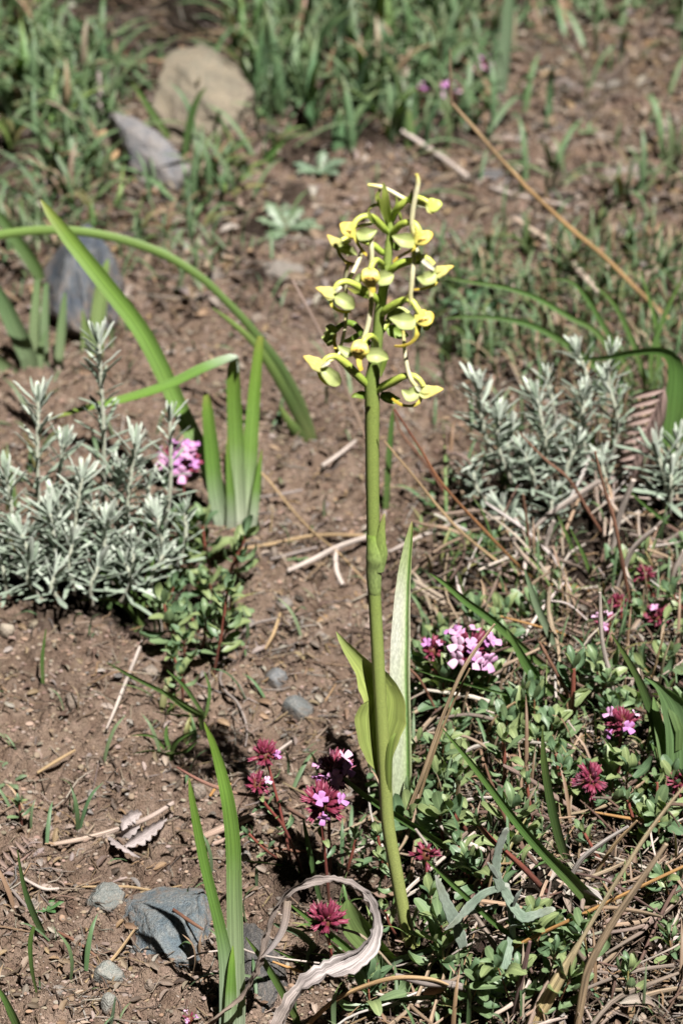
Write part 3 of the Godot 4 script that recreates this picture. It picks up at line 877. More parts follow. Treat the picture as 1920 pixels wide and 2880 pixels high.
	var pc := cc([L(1.1, 1.05, 1.1), L(1.05, 1.03, 1.1), L(1.05, 1.03, 1.1), L(1, 1, 1), L(0.9, 0.95, 0.8), L(0.35, 0.55, 0.25), L(0.4, 0.6, 0.3), L(0.75, 0.85, 0.55), L(0.9, 0.9, 0.75), L(1.05, 1.0, 0.9)])
	blade(s, "blade", line(spec, sb, 11.0, 6), prof, false, Vector3.RIGHT, [L(0.27, 0.34, 0.19), L(0.36, 0.42, 0.27), L(0.44, 0.49, 0.34), L(0.54, 0.57, 0.45), L(0.52, 0.55, 0.42), L(0.32, 0.39, 0.19), L(0.24, 0.31, 0.11), L(0.33, 0.27, 0.13)], M.mealy, PackedFloat32Array(), pc)  # whiter middle: mealy bloom with the sheen painted into it


# ---------------------------------------------------------------- iris and broad blades
const IRIS := [Color(0.42, 0.48, 0.38), Color(0.30, 0.39, 0.24), Color(0.16, 0.29, 0.065), Color(0.15, 0.28, 0.05), Color(0.17, 0.29, 0.05), Color(0.26, 0.30, 0.07)]
const GLAUC := [Color(0.22, 0.28, 0.16), Color(0.17, 0.25, 0.12), Color(0.13, 0.22, 0.09)]
const GREEN := [Color(0.13, 0.19, 0.06), Color(0.10, 0.19, 0.05), Color(0.12, 0.20, 0.05)]
const DARKG := [Color(0.09, 0.14, 0.05), Color(0.07, 0.13, 0.04), Color(0.10, 0.15, 0.04)]


# a rooted clump whose blades are given by their control points
func clump(called: String, label: String, category: String, bx: float, by: float, lean: float, specs: Array, cols: Array, fold := 0.3, group := "", material: Material = null, closed := false) -> Node3D:
	var B := G(bx, by)
	var o := thing(called, label, category, B, group)
	var ribs := PackedColorArray()
	for i in 9:
		ribs.append(Color(1, 1, 1) * (1.0 - 0.14 * (i % 2)) * (1.06 if i == 4 else 1.0))
	for s0 in specs:
		var hint := Vector3.RIGHT
		var s: Array = s0
		if s[0] is Vector3:
			hint = s[0]
			s = s.slice(1)
		var ln := line(s, B, lean, 6)
		ln[0][0].y -= 0.007
		var tw := PackedFloat32Array([-999.0])
		var k := vary(Color(1, 1, 1), 0.12)
		var cs := []
		for x in cols:
			cs.append(x * k)
		if closed:
			blade(o, "blade", ln, lens(12, 0.3, fold), true, hint, cs, material if material else M.grass, tw)
		else:
			blade(o, "blade", ln, gutter(9, fold), false, hint, cs, material if material else M.grass, tw, ribs)
	return o


func build_iris() -> void:
	clump("iris_plant", "clump of pale based iris leaves with one folded leaf beside the pink thyme", "iris", 655, 1470, 12, [
		[640, 1478, -2, 44, 622, 1400, -3, 48, 587, 1313, -4, 49, 548, 1232, -5, 50, 510, 1154, -6, 50, 408, 945, -8, 50, 306, 808, -10, 49, 204, 680, -13, 44, 150, 610, -15, 30, 116, 562, -17, 5],
		[672, 1478, 1, 48, 668, 1400, 1, 52, 664, 1280, 2, 50, 661, 1180, 3, 44, 657, 1090, 5, 40, 657, 1040, 7, 36, 660, 1006, 10, 24],
		[Vector3(0.25, 0.75, -0.6), 668, 1003, 10, 10, 650, 1008, 11, 32, 615, 1022, 12, 40, 560, 1045, 13, 42, 470, 1088, 13, 40, 350, 1125, 12, 34, 230, 1153, 11, 24, 143, 1178, 10, 4],
		[692, 1478, 0, 40, 698, 1390, -1, 50, 704, 1260, -1, 44, 714, 1120, -2, 36, 725, 1000, -2, 28, 733, 945, -2, 17],
		[625, 1478, 3, 40, 608, 1390, 4, 46, 596, 1270, 5, 42, 586, 1170, 6, 34, 580, 1108, 6, 16],
		[652, 1478, 5, 30, 650, 1400, 6, 26, 642, 1290, 6, 14, 640, 1230, 6, 3],
		[712, 1470, 3, 26, 720, 1390, 3, 24, 730, 1310, 3, 12, 736, 1265, 3, 3]], IRIS, 0.32)
	clump("iris_plant", "long arching iris leaf rooted alone in bare soil behind the folded clump", "iris", 880, 1240, 8, [
		[882, 1244, 0, 20, 868, 1195, 0, 24, 838, 1120, 0, 27, 790, 1035, -1, 28, 740, 968, -2, 27, 690, 905, -3, 24, 630, 842, -4, 22, 560, 778, -5, 25, 450, 712, -7, 27, 300, 664, -9, 27, 150, 648, -11, 27, 0, 662, -13, 27, -130, 700, -14, 26],
		[872, 1244, 3, 26, 832, 1160, 3, 30, 772, 1050, 3, 28, 716, 968, 3, 22, 660, 915, 3, 16, 598, 866, 3, 3],
		[862, 1248, 5, 34, 832, 1215, 6, 34, 802, 1172, 6, 20, 786, 1140, 6, 3]], [L(0.11, 0.13, 0.05), L(0.07, 0.11, 0.035), L(0.13, 0.2, 0.055), L(0.19, 0.28, 0.08), L(0.2, 0.3, 0.08)], -0.3)  # darker lower run: shade of the underside painted into the blades
	clump("iris_plant", "young iris with two bright green blades at the lower edge", "iris", 655, 2905, 9, [
		[640, 2910, 1, 48, 640, 2800, 1, 46, 636, 2700, 1, 42, 622, 2620, 1, 34, 598, 2520, 1, 30, 576, 2430, 1, 29, 556, 2330, 1, 26, 541, 2250, 1, 18, 532, 2188, 1, 3],
		[662, 2910, -1, 56, 664, 2800, -1, 54, 662, 2650, -1, 48, 659, 2500, -1, 44, 657, 2400, -1, 43, 651, 2320, -1, 42, 640, 2245, -1, 38, 620, 2160, -2, 30, 598, 2088, -2, 20, 582, 2050, -2, 10, 574, 2030, -2, 2],
		[648, 2910, 4, 40, 650, 2800, 4, 32, 652, 2720, 4, 20, 655, 2660, 3, 3]], [L(0.36, 0.43, 0.32), L(0.27, 0.36, 0.2), L(0.15, 0.27, 0.06), L(0.15, 0.28, 0.05), L(0.16, 0.28, 0.045), L(0.2, 0.3, 0.05)], 0.25)
	clump("iris_plant", "group of short blunt blue-green blades at the left side above the silver shrub", "iris", 90, 1010, 14, [
		[100, 1015, 0, 30, 98, 930, 0, 32, 105, 800, -2, 20, 108, 780, -2, 8], [128, 1015, 2, 24, 126, 920, 2, 26, 130, 810, 1, 16, 131, 795, 1, 5], [166, 1020, 0, 26, 172, 940, 0, 28, 180, 860, 0, 18, 184, 820, 0, 3],
		[86, 1015, 5, 50, 62, 960, 6, 54, 30, 890, 7, 50, 0, 830, 8, 40, -40, 760, 9, 6], [60, 1060, 6, 34, 20, 1030, 7, 40, -40, 990, 8, 38], [40, 1230, 10, 34, 30, 1120, 11, 34, 20, 1060, 11, 20, 14, 1040, 11, 4], [110, 1090, 4, 26, 114, 990, 4, 24, 130, 930, 4, 4]], GLAUC, 0.3)
	clump("iris_plant", "short translucent green blade between the dark blue stone and the long iris leaf", "iris", 272, 1010, 14, [[270, 1015, 0, 40, 274, 930, 0, 46, 284, 830, -1, 40, 296, 760, -1, 22, 305, 728, -2, 3], [236, 1010, 0, 20, 240, 930, 0, 22, 232, 870, 0, 3]], [L(0.2, 0.26, 0.11), L(0.17, 0.26, 0.07)], 0.3)
	clump("iris_plant", "dark green blade with yellow margin at the left edge by the blue stone", "iris", 118, 800, 14, [[122, 805, 0, 20, 100, 750, 0, 40, 60, 690, 0, 40, 10, 620, 0, 32, -40, 560, 0, 10]], [L(0.1, 0.16, 0.05), L(0.1, 0.18, 0.05)], 0.4)
	clump("iris_plant", "broad green blade standing at the right edge with a shadow across it", "iris", 1868, 1330, 8, [[1868, 1335, 0, 44, 1882, 1240, 0, 52, 1895, 1130, 1, 56, 1900, 1040, 2, 48, 1882, 1000, 4, 34, 1850, 985, 6, 30, 1780, 990, 8, 26, 1700, 1005, 9, 20, 1620, 1010, 10, 4],
		[1905, 1330, -4, 30, 1912, 1200, -4, 36, 1930, 1050, -5, 30, 1960, 940, -5, 6]], [L(0.12, 0.2, 0.06), L(0.11, 0.22, 0.05), L(0.13, 0.24, 0.06)], 0.2)
	clump("iris_plant", "wide light green leaves at the right edge beside the two-flowered thyme", "broad-leaved herb", 1900, 2240, 14, [[1895, 2240, 0, 30, 1870, 2120, 3, 40, 1845, 2010, 4, 24, 1836, 1960, 4, 3], [1910, 2250, 0, 50, 1915, 2120, 4, 90, 1900, 2000, 8, 80, 1850, 1930, 12, 20, 1812, 1905, 13, 3], [1920, 2220, -2, 30, 1870, 2150, 1, 36, 1830, 2090, 3, 3], [1930, 2060, 6, 60, 1905, 1990, 8, 60, 1880, 1940, 9, 10]], [L(0.12, 0.2, 0.07), L(0.17, 0.27, 0.11), L(0.15, 0.26, 0.08)], 0.3)


# ---------------------------------------------------------------- silver shrubs
var wool := []

func wool_meshes() -> void:
	for k in 4:
		var b := MB.new()
		var P := PackedVector3Array([Vector3(0, 0, 0), Vector3(0, 0.25, 0.01 * k), Vector3(0.01 * (k - 1), 0.55, 0.02), Vector3(0.02 * (k - 2), 0.85, 0.0 + 0.02 * k), Vector3(0.02 * (k - 2), 1.0, 0.02 * k)])
		var W := PackedFloat32Array([0.07, 0.11, 0.145, 0.12, 0.03])
		var ln := smooth_line(P, W, 3)
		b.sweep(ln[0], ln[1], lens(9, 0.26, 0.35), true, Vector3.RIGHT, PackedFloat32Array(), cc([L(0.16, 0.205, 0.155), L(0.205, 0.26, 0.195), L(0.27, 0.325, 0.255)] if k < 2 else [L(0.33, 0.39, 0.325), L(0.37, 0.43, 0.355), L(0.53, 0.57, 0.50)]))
		wool.append(b.mesh(M.wool))


func leaf_basis(dir: Vector3, face: Vector3, size: float) -> Basis:
	var y := dir.normalized()
	var x := y.cross(face)
	if x.length() < 0.05:
		x = y.cross(Vector3(0.7, 0.2, 0.6))
	x = x.normalized()
	return Basis(x * size, y * size, x.cross(y) * size)


# one felted shoot: a part with its leaves as sub-parts
func wool_shoot(o: Node3D, B: Vector3, spec: Array, lean: float, n: int, len_px: float, tuft := 7) -> void:
	var ln := line(spec, B, lean, 6)
	var P: PackedVector3Array = ln[0]
	var b := MB.new()
	b.sweep(P, ln[1], circle(7), true, Vector3.ZERO, PackedFloat32Array(), cc([L(0.2, 0.18, 0.14), L(0.30, 0.32, 0.25), L(0.36, 0.38, 0.30)]))
	var st := part(o, "shoot", b, M.wool)
	var size := len_px * mm_px(P[0])
	for i in n:
		var f := lerpf(0.12, 0.97, pow(float(i) / n, 0.8))
		var k := mini(int(f * (P.size() - 1)), P.size() - 2)
		var at := P[k].lerp(P[k + 1], f * (P.size() - 1) - k)
		var t := (P[k + 1] - P[k]).normalized()
		var a := i * 2.4 + rng.randf_range(-0.4, 0.4)
		var s := t.cross(Vector3(0.1, 0.2, 1)).normalized().rotated(t, a)
		var d := (s * lerpf(1.0, 0.7, f) + t * lerpf(0.1, 0.75, f) + Vector3(rng.randf_range(-0.25, 0.25), rng.randf_range(-0.25, 0.3), rng.randf_range(-0.1, 0.3))).normalized()
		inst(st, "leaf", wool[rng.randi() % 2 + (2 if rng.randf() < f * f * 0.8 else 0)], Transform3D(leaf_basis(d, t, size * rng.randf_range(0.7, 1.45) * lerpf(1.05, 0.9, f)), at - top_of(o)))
	var e := P[P.size() - 1]
	var te := (e - P[P.size() - 3]).normalized()
	for i in tuft:
		var s := te.cross(Vector3(0.1, 0.2, 1)).normalized().rotated(te, i * 2.4)
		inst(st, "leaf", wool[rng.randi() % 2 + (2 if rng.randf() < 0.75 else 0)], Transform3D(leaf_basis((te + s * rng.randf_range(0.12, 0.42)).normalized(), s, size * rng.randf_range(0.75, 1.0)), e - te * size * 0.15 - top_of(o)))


func silver(label: String, bx: float, by: float, lean: float, shoots: Array) -> void:
	var B := G(bx, by)
	var o := thing("silver_shrub", label, "silver shrub", B)
	for q in shoots:
		var mx: float = lerpf(q[0], q[2], 0.5) + rng.randf_range(-28, 28)
		var my: float = lerpf(q[1], q[3], 0.5)
		wool_shoot(o, B, [q[0], q[1], q[4], 13, mx, my, q[4] + 2, 12, q[2], q[3], q[4], 10], lean, int(q[5] * 2.0), q[6], q[7] if q.size() > 7 else 7)


func build_silver() -> void:
	wool_meshes()
	silver("large felted silver-leaved shrub beside the pink thyme head", 250, 1640, 10, [
		[285, 1560, 278, 960, -12, 26, 84, 9], [130, 1600, 108, 1125, -4, 22, 84, 7], [360, 1580, 382, 1250, 3, 22, 78, 7], [455, 1560, 478, 1170, -9, 15, 66, 6], [60, 1620, 20, 1340, 4, 17, 80, 6],
		[240, 1640, 232, 1340, 7, 20, 80, 7], [320, 1640, 300, 1470, 13, 16, 80, 7], [430, 1640, 440, 1450, 7, 16, 78, 7], [150, 1650, 140, 1440, 14, 18, 82, 7], [70, 1660, 60, 1500, 16, 15, 80, 7], [210, 1660, 205, 1520, 18, 14, 78, 7], [500, 1600, 520, 1440, 2, 12, 66, 6], [-10, 1600, -40, 1380, 2, 14, 80, 6], [380, 1660, 372, 1540, 16, 12, 74, 7], [180, 1560, 182, 1250, -10, 16, 76, 6], [330, 1560, 330, 1330, -2, 15, 76, 7], [120, 1690, 90, 1580, 20, 11, 80, 6], [260, 1700, 280, 1590, 22, 11, 80, 6], [340, 1690, 350, 1580, 20, 10, 76, 5], [180, 1700, 160, 1610, 24, 10, 80, 5], [20, 1690, 0, 1560, 14, 11, 80, 6], [430, 1680, 460, 1560, 14, 10, 70, 5], [300, 1600, 250, 1400, 0, 14, 80, 7], [210, 1600, 160, 1420, 2, 14, 80, 6], [400, 1600, 420, 1360, -2, 14, 74, 6]])
	silver("low felted silver-leaved shrub spreading behind the thyme bank", 1480, 1430, 10, [
		[1405, 1340, 1342, 1090, 6, 22, 76, 8], [1440, 1360, 1400, 1170, 8, 18, 72, 7], [1450, 1350, 1430, 1210, 2, 16, 70, 7], [1540, 1390, 1508, 1120, 2, 22, 72, 7], [1490, 1420, 1470, 1270, 9, 17, 70, 7], [1600, 1400, 1622, 1250, 6, 17, 68, 7], [1655, 1330, 1640, 1110, -3, 18, 68, 7], [1660, 1150, 1622, 985, -12, 14, 62, 8], [1725, 1270, 1702, 1070, -6, 16, 66, 7], [1580, 1500, 1556, 1390, 12, 14, 64, 6], [1440, 1500, 1402, 1420, 12, 12, 62, 6], [1680, 1420, 1690, 1300, 4, 14, 66, 7], [1530, 1330, 1560, 1210, -2, 12, 64, 6], [1500, 1540, 1480, 1470, 16, 9, 56, 6], [1370, 1420, 1330, 1330, 10, 10, 60, 6], [1620, 1520, 1640, 1440, 12, 10, 58, 6], [1560, 1200, 1540, 1060, -10, 9, 60, 6], [1740, 1130, 1720, 990, -14, 9, 56, 6]])
	silver("single felted silver shoot at the right edge beneath the broad green blade", 1868, 1450, 8, [[1868, 1450, 1846, 1270, 4, 9, 104, 3], [1880, 1440, 1885, 1330, 8, 8, 80, 4], [1900, 1420, 1905, 1240, -3, 8, 86, 4]])
	# the knobbly grey-green plant in front
	var B := G(1440, 2740)
	var o := thing("grey_herb", "thick grey-green forked herb standing before the dark gap in the thyme bank", "grey herb", B)
	var cols := [L(0.13, 0.17, 0.13), L(0.20, 0.26, 0.20), L(0.14, 0.19, 0.145), L(0.22, 0.27, 0.22), L(0.18, 0.21, 0.16), L(0.3, 0.32, 0.28)]
	blade(o, "stem", line([1444, 2760, 0, 20, 1442, 2650, 4, 18, 1434, 2560, 6, 20, 1420, 2490, 7, 24], B, 6, 6), circle(9), true, Vector3.RIGHT, cols, M.wool)
	for s in [[1408, 2500, 8, 34, 1392, 2450, 9, 32, 1396, 2400, 10, 30, 1406, 2365, 11, 30, 1420, 2335, 12, 24, 1428, 2328, 12, 8], [1415, 2500, 8, 30, 1440, 2545, 9, 32, 1472, 2580, 10, 34, 1510, 2572, 11, 28, 1545, 2560, 12, 24, 1560, 2556, 12, 8], [1408, 2495, 8, 22, 1360, 2510, 10, 28, 1320, 2545, 12, 34, 1280, 2590, 14, 24, 1250, 2615, 15, 5], [1434, 2630, 5, 24, 1424, 2690, 9, 32, 1408, 2760, 14, 38, 1392, 2810, 18, 26, 1388, 2822, 18, 6], [1450, 2640, 2, 16, 1470, 2700, 3, 26, 1500, 2740, 4, 6], [1400, 2545, 4, 18, 1340, 2560, 3, 18, 1300, 2575, 2, 6], [1400, 2470, 9, 8, 1382, 2440, 12, 16, 1370, 2425, 13, 4], [1440, 2555, 9, 8, 1452, 2520, 12, 17, 1466, 2500, 13, 4], [1424, 2610, 6, 8, 1450, 2600, 9, 17, 1476, 2604, 10, 4], [1404, 2720, 12, 8, 1378, 2730, 15, 16, 1356, 2752, 15, 4], [1300, 2660, 2, 30, 1280, 2600, 4, 40, 1245, 2520, 6, 36, 1224, 2462, 7, 8]]:
		var ln := line(s, B, 6, 6)
		var W: PackedFloat32Array = ln[1]
		for i in W.size():
			W[i] *= 0.85 + 0.28 * n4.get_noise_2d(i * 2.2 + s[0], s[1])
		ln[1] = W
		blade(o, "leaf", ln, lens(12, 0.42, 0.4), true, Vector3.ZERO, cols, M.wool)


# ---------------------------------------------------------------- thyme
var tleaf := []
var tcalyx := []
var tflower := []

func thyme_meshes() -> void:
	for k in 6:
		var b := MB.new()
		var dark := k % 3
		var c0: Color = [L(0.125, 0.19, 0.10), L(0.085, 0.15, 0.08), L(0.155, 0.215, 0.09)][dark]
		var c1: Color = [L(0.175, 0.255, 0.125), L(0.11, 0.185, 0.095), L(0.225, 0.29, 0.125)][dark]
		var bend := 0.04 * (k - 2.5)
		var P := PackedVector3Array([Vector3(0, 0, 0), Vector3(0, 0.15, 0), Vector3(0, 0.4, bend), Vector3(0, 0.7, bend * 0.8), Vector3(0, 0.92, -bend), Vector3(0, 1.0, -bend * 2)])
		var W := PackedFloat32Array([0.06, 0.10, 0.26 + 0.02 * k, 0.36, 0.24, 0.03])
		var ln := smooth_line(P, W, 3)
		b.sweep(ln[0], ln[1], gutter(7, 0.35 if k < 3 else 0.15, 0.12), false, Vector3.RIGHT, PackedFloat32Array(), cc([c0, c1, c1]), cc([L(1.1, 1.1, 1.1), L(1, 1, 1), L(1, 1, 1), L(1.25, 1.2, 1.2), L(1, 1, 1), L(1, 1, 1), L(1.1, 1.1, 1.1)]))
		tleaf.append(b.mesh(M.leaf))
	for k in 3:
		var b := MB.new()
		var c: Color = [L(0.115, 0.012, 0.030), L(0.165, 0.022, 0.048), L(0.07, 0.014, 0.028)][k]
		var ln := smooth_line(PackedVector3Array([Vector3.ZERO, Vector3(0, 0.3, 0), Vector3(0, 0.65, 0.04), Vector3(0, 1.0, 0.1)]), PackedFloat32Array([0.12, 0.46, 0.44, 0.10]), 3)
		b.sweep(ln[0], ln[1], circle(7, 0.8), true, Vector3.RIGHT, PackedFloat32Array(), cc([L(0.14, 0.06, 0.03), c, c.lerp(L(0.42, 0.12, 0.2), 0.16)]))
		for s in [-1, 1]:
			var l2 := smooth_line(PackedVector3Array([Vector3(0.12 * s, 0.6, 0.04), Vector3(0.18 * s, 0.9, 0.08), Vector3(0.2 * s, 1.12, 0.14)]), PackedFloat32Array([0.2, 0.12, 0.02]), 2)
			b.sweep(l2[0], l2[1], circle(5, 0.5), true, Vector3.RIGHT, PackedFloat32Array(), cc([c, c.lerp(L(0.5, 0.16, 0.24), 0.25)]))
		tcalyx.append(b.mesh(M.calyx))
	for k in 3:
		var b := MB.new()
		var c: Color = [L(0.56, 0.29, 0.49), L(0.62, 0.40, 0.56), L(0.44, 0.18, 0.44)][k]
		var tube := smooth_line(PackedVector3Array([Vector3.ZERO, Vector3(0, 0.35, 0), Vector3(0, 0.6, 0.03)]), PackedFloat32Array([0.12, 0.2, 0.34]), 3)
		b.sweep(tube[0], tube[1], circle(8), true, Vector3.RIGHT, PackedFloat32Array(), cc([c * 0.75, c]))
		for s in [[0.0, 0.36, 0.5], [1.9, 0.26, 0.42], [-1.9, 0.26, 0.42], [3.14, 0.34, 0.52]]:
			var d := Vector3(sin(s[0]), 0.9 if s[0] == 0.0 else 0.25, -cos(s[0])).normalized()
			var q := Vector3(0, 0.55, 0.02)
			var pl := smooth_line(PackedVector3Array([q, q + d * 0.22 + Vector3(0, 0.06, 0), q + d * 0.45 + Vector3(0, 0.05, 0), q + d * s[2] - Vector3(0, 0.03, 0)]), PackedFloat32Array([0.2, s[1] * 1.15, s[1] * 1.25, 0.14]), 3)
			b.sweep(pl[0], pl[1], lens(9, 0.08, 0.2), true, Vector3.UP.cross(d).normalized(), PackedFloat32Array(), cc([c.lerp(L(0.8, 0.6, 0.75), 0.3), c, c.lerp(L(0.75, 0.5, 0.7), 0.3)]))
		tflower.append(b.mesh(M.pink))


func head(o: Node3D, at: Vector3, axis: Vector3, r: float, ncal: int, nfl: int, tint := 0) -> void:
	var b := MB.new()
	b.rock(at, Vector3(r, r, r) * 0.45, Basis.IDENTITY, L(0.09, 0.04, 0.02), L(0.14, 0.05, 0.03), n2, 0.15, [], 8, 10)
	var h := part(o, "flower_head", b, M.calyx)
	var y := (axis.normalized() + Vector3(rng.randf_range(-0.4, 0.4), 0, rng.randf_range(-0.2, 0.4))).normalized()
	ncal = int(ncal * 1.5)
	for i in ncal:
		var f := (i + 0.5) / ncal
		var th := acos(1.0 - 1.35 * f)
		var ph := i * 2.4 + rng.randf_range(-0.6, 0.6)
		th += rng.randf_range(-0.25, 0.25)
		var x := y.cross(Vector3(0.2, 0.1, 1)).normalized()
		var d := (y * cos(th) + (x * cos(ph) + x.cross(y) * sin(ph)) * sin(th)).normalized()
		inst(h, "calyx", tcalyx[(rng.randi() % 2) + (1 if tint == 2 else 0)], Transform3D(leaf_basis(d, y, r * rng.randf_range(0.38, 0.85)), at + d * r * rng.randf_range(0.22, 0.42) - top_of(o)))
	for i in nfl:
		var ph := i * TAU / maxf(nfl, 1) + rng.randf_range(-0.3, 0.3)
		var th := rng.randf_range(0.35, 1.35)
		var x := y.cross(Vector3(0.2, 0.1, 1)).normalized()
		var d := (y * cos(th) + (x * cos(ph) + x.cross(y) * sin(ph)) * sin(th) + Vector3(0, 0, 0.35)).normalized()
		inst(h, "flower", tflower[rng.randi() % 3 if tint != 3 else 2], Transform3D(leaf_basis((d + Vector3(rng.randf_range(-0.4, 0.4), rng.randf_range(-0.3, 0.3), rng.randf_range(-0.3, 0.3))).normalized(), y, r * rng.randf_range(0.6, 0.95)), at + d * r * 0.62 - top_of(o)))


# stem spec, pairs of leaves, leaf length px, heads [[r px, calyces, flowers, tint]]
func thyme(label: String, spec: Array, pairs: int, leaf_px: float, hd: Array, group := "", red := 1.0, lean := 8.0) -> Node3D:
	var B := G(spec[0], spec[1])
	var o := thing("thyme_shoot", label, "thyme", B, group)
	var ln := line(spec, B, lean, 5)
	var P: PackedVector3Array = ln[0]
	P[0] -= Vector3(0, 0.004, 0)
	var b := MB.new()
	b.sweep(P, ln[1], circle(6), true, Vector3.ZERO, PackedFloat32Array(), cc([L(0.08, 0.04, 0.03), L(0.18, 0.05, 0.04).lerp(L(0.12, 0.11, 0.05), 1.0 - red), L(0.24, 0.06, 0.055).lerp(L(0.18, 0.22, 0.06), 1.0 - red)]))
	part(o, "stem", b, M.calyx)
	var s0 := mm_px(B)
	var e := P[P.size() - 1]
	var te := (e - P[P.size() - 4]).normalized()
	for i in pairs:
		var f := lerpf(0.22, 1.0, (i + 0.6) / pairs)
		var k := mini(int(f * (P.size() - 1)), P.size() - 2)
		var at := P[k].lerp(P[k + 1], f * (P.size() - 1) - k)
		var t := (P[k + 1] - P[k]).normalized()
		var a := (i % 2) * PI / 2 + rng.randf_range(-0.5, 0.5) + 0.4
		for s in [-1, 1]:
			var x: Vector3 = t.cross(Vector3(0.1, 0.3, 1)).normalized().rotated(t, a) * float(s)
			var rise := lerpf(0.25, 1.1 if hd.size() == 0 else 0.5, f * f)
			var d: Vector3 = (x + t * rise + Vector3(0, 0.15, 0.1)).normalized()
			inst(o, "leaf", tleaf[rng.randi() % 6], Transform3D(leaf_basis(d, t, leaf_px * s0 * rng.randf_range(0.75, 1.1) * (0.8 if i == pairs - 1 else 1.0)), at - B))
	if hd.size() == 0:
		for i in 4:
			var x := te.cross(Vector3(0.1, 0.3, 1)).normalized().rotated(te, i * PI / 2 + 0.3)
			inst(o, "leaf", tleaf[rng.randi() % 6], Transform3D(leaf_basis((te + x * 0.4).normalized(), x, leaf_px * s0 * 0.7), e - B))
	for h in hd:
		var hs: float = h[0] * (0.86 if spec[0] > 1400 and h[2] < 3 else 0.96)
		head(o, e + te * hs * s0 * 0.3, te + Vector3(0, 0.2, 0.15), hs * s0, h[1], h[2], h[3] if h.size() > 3 else 0)
	return o


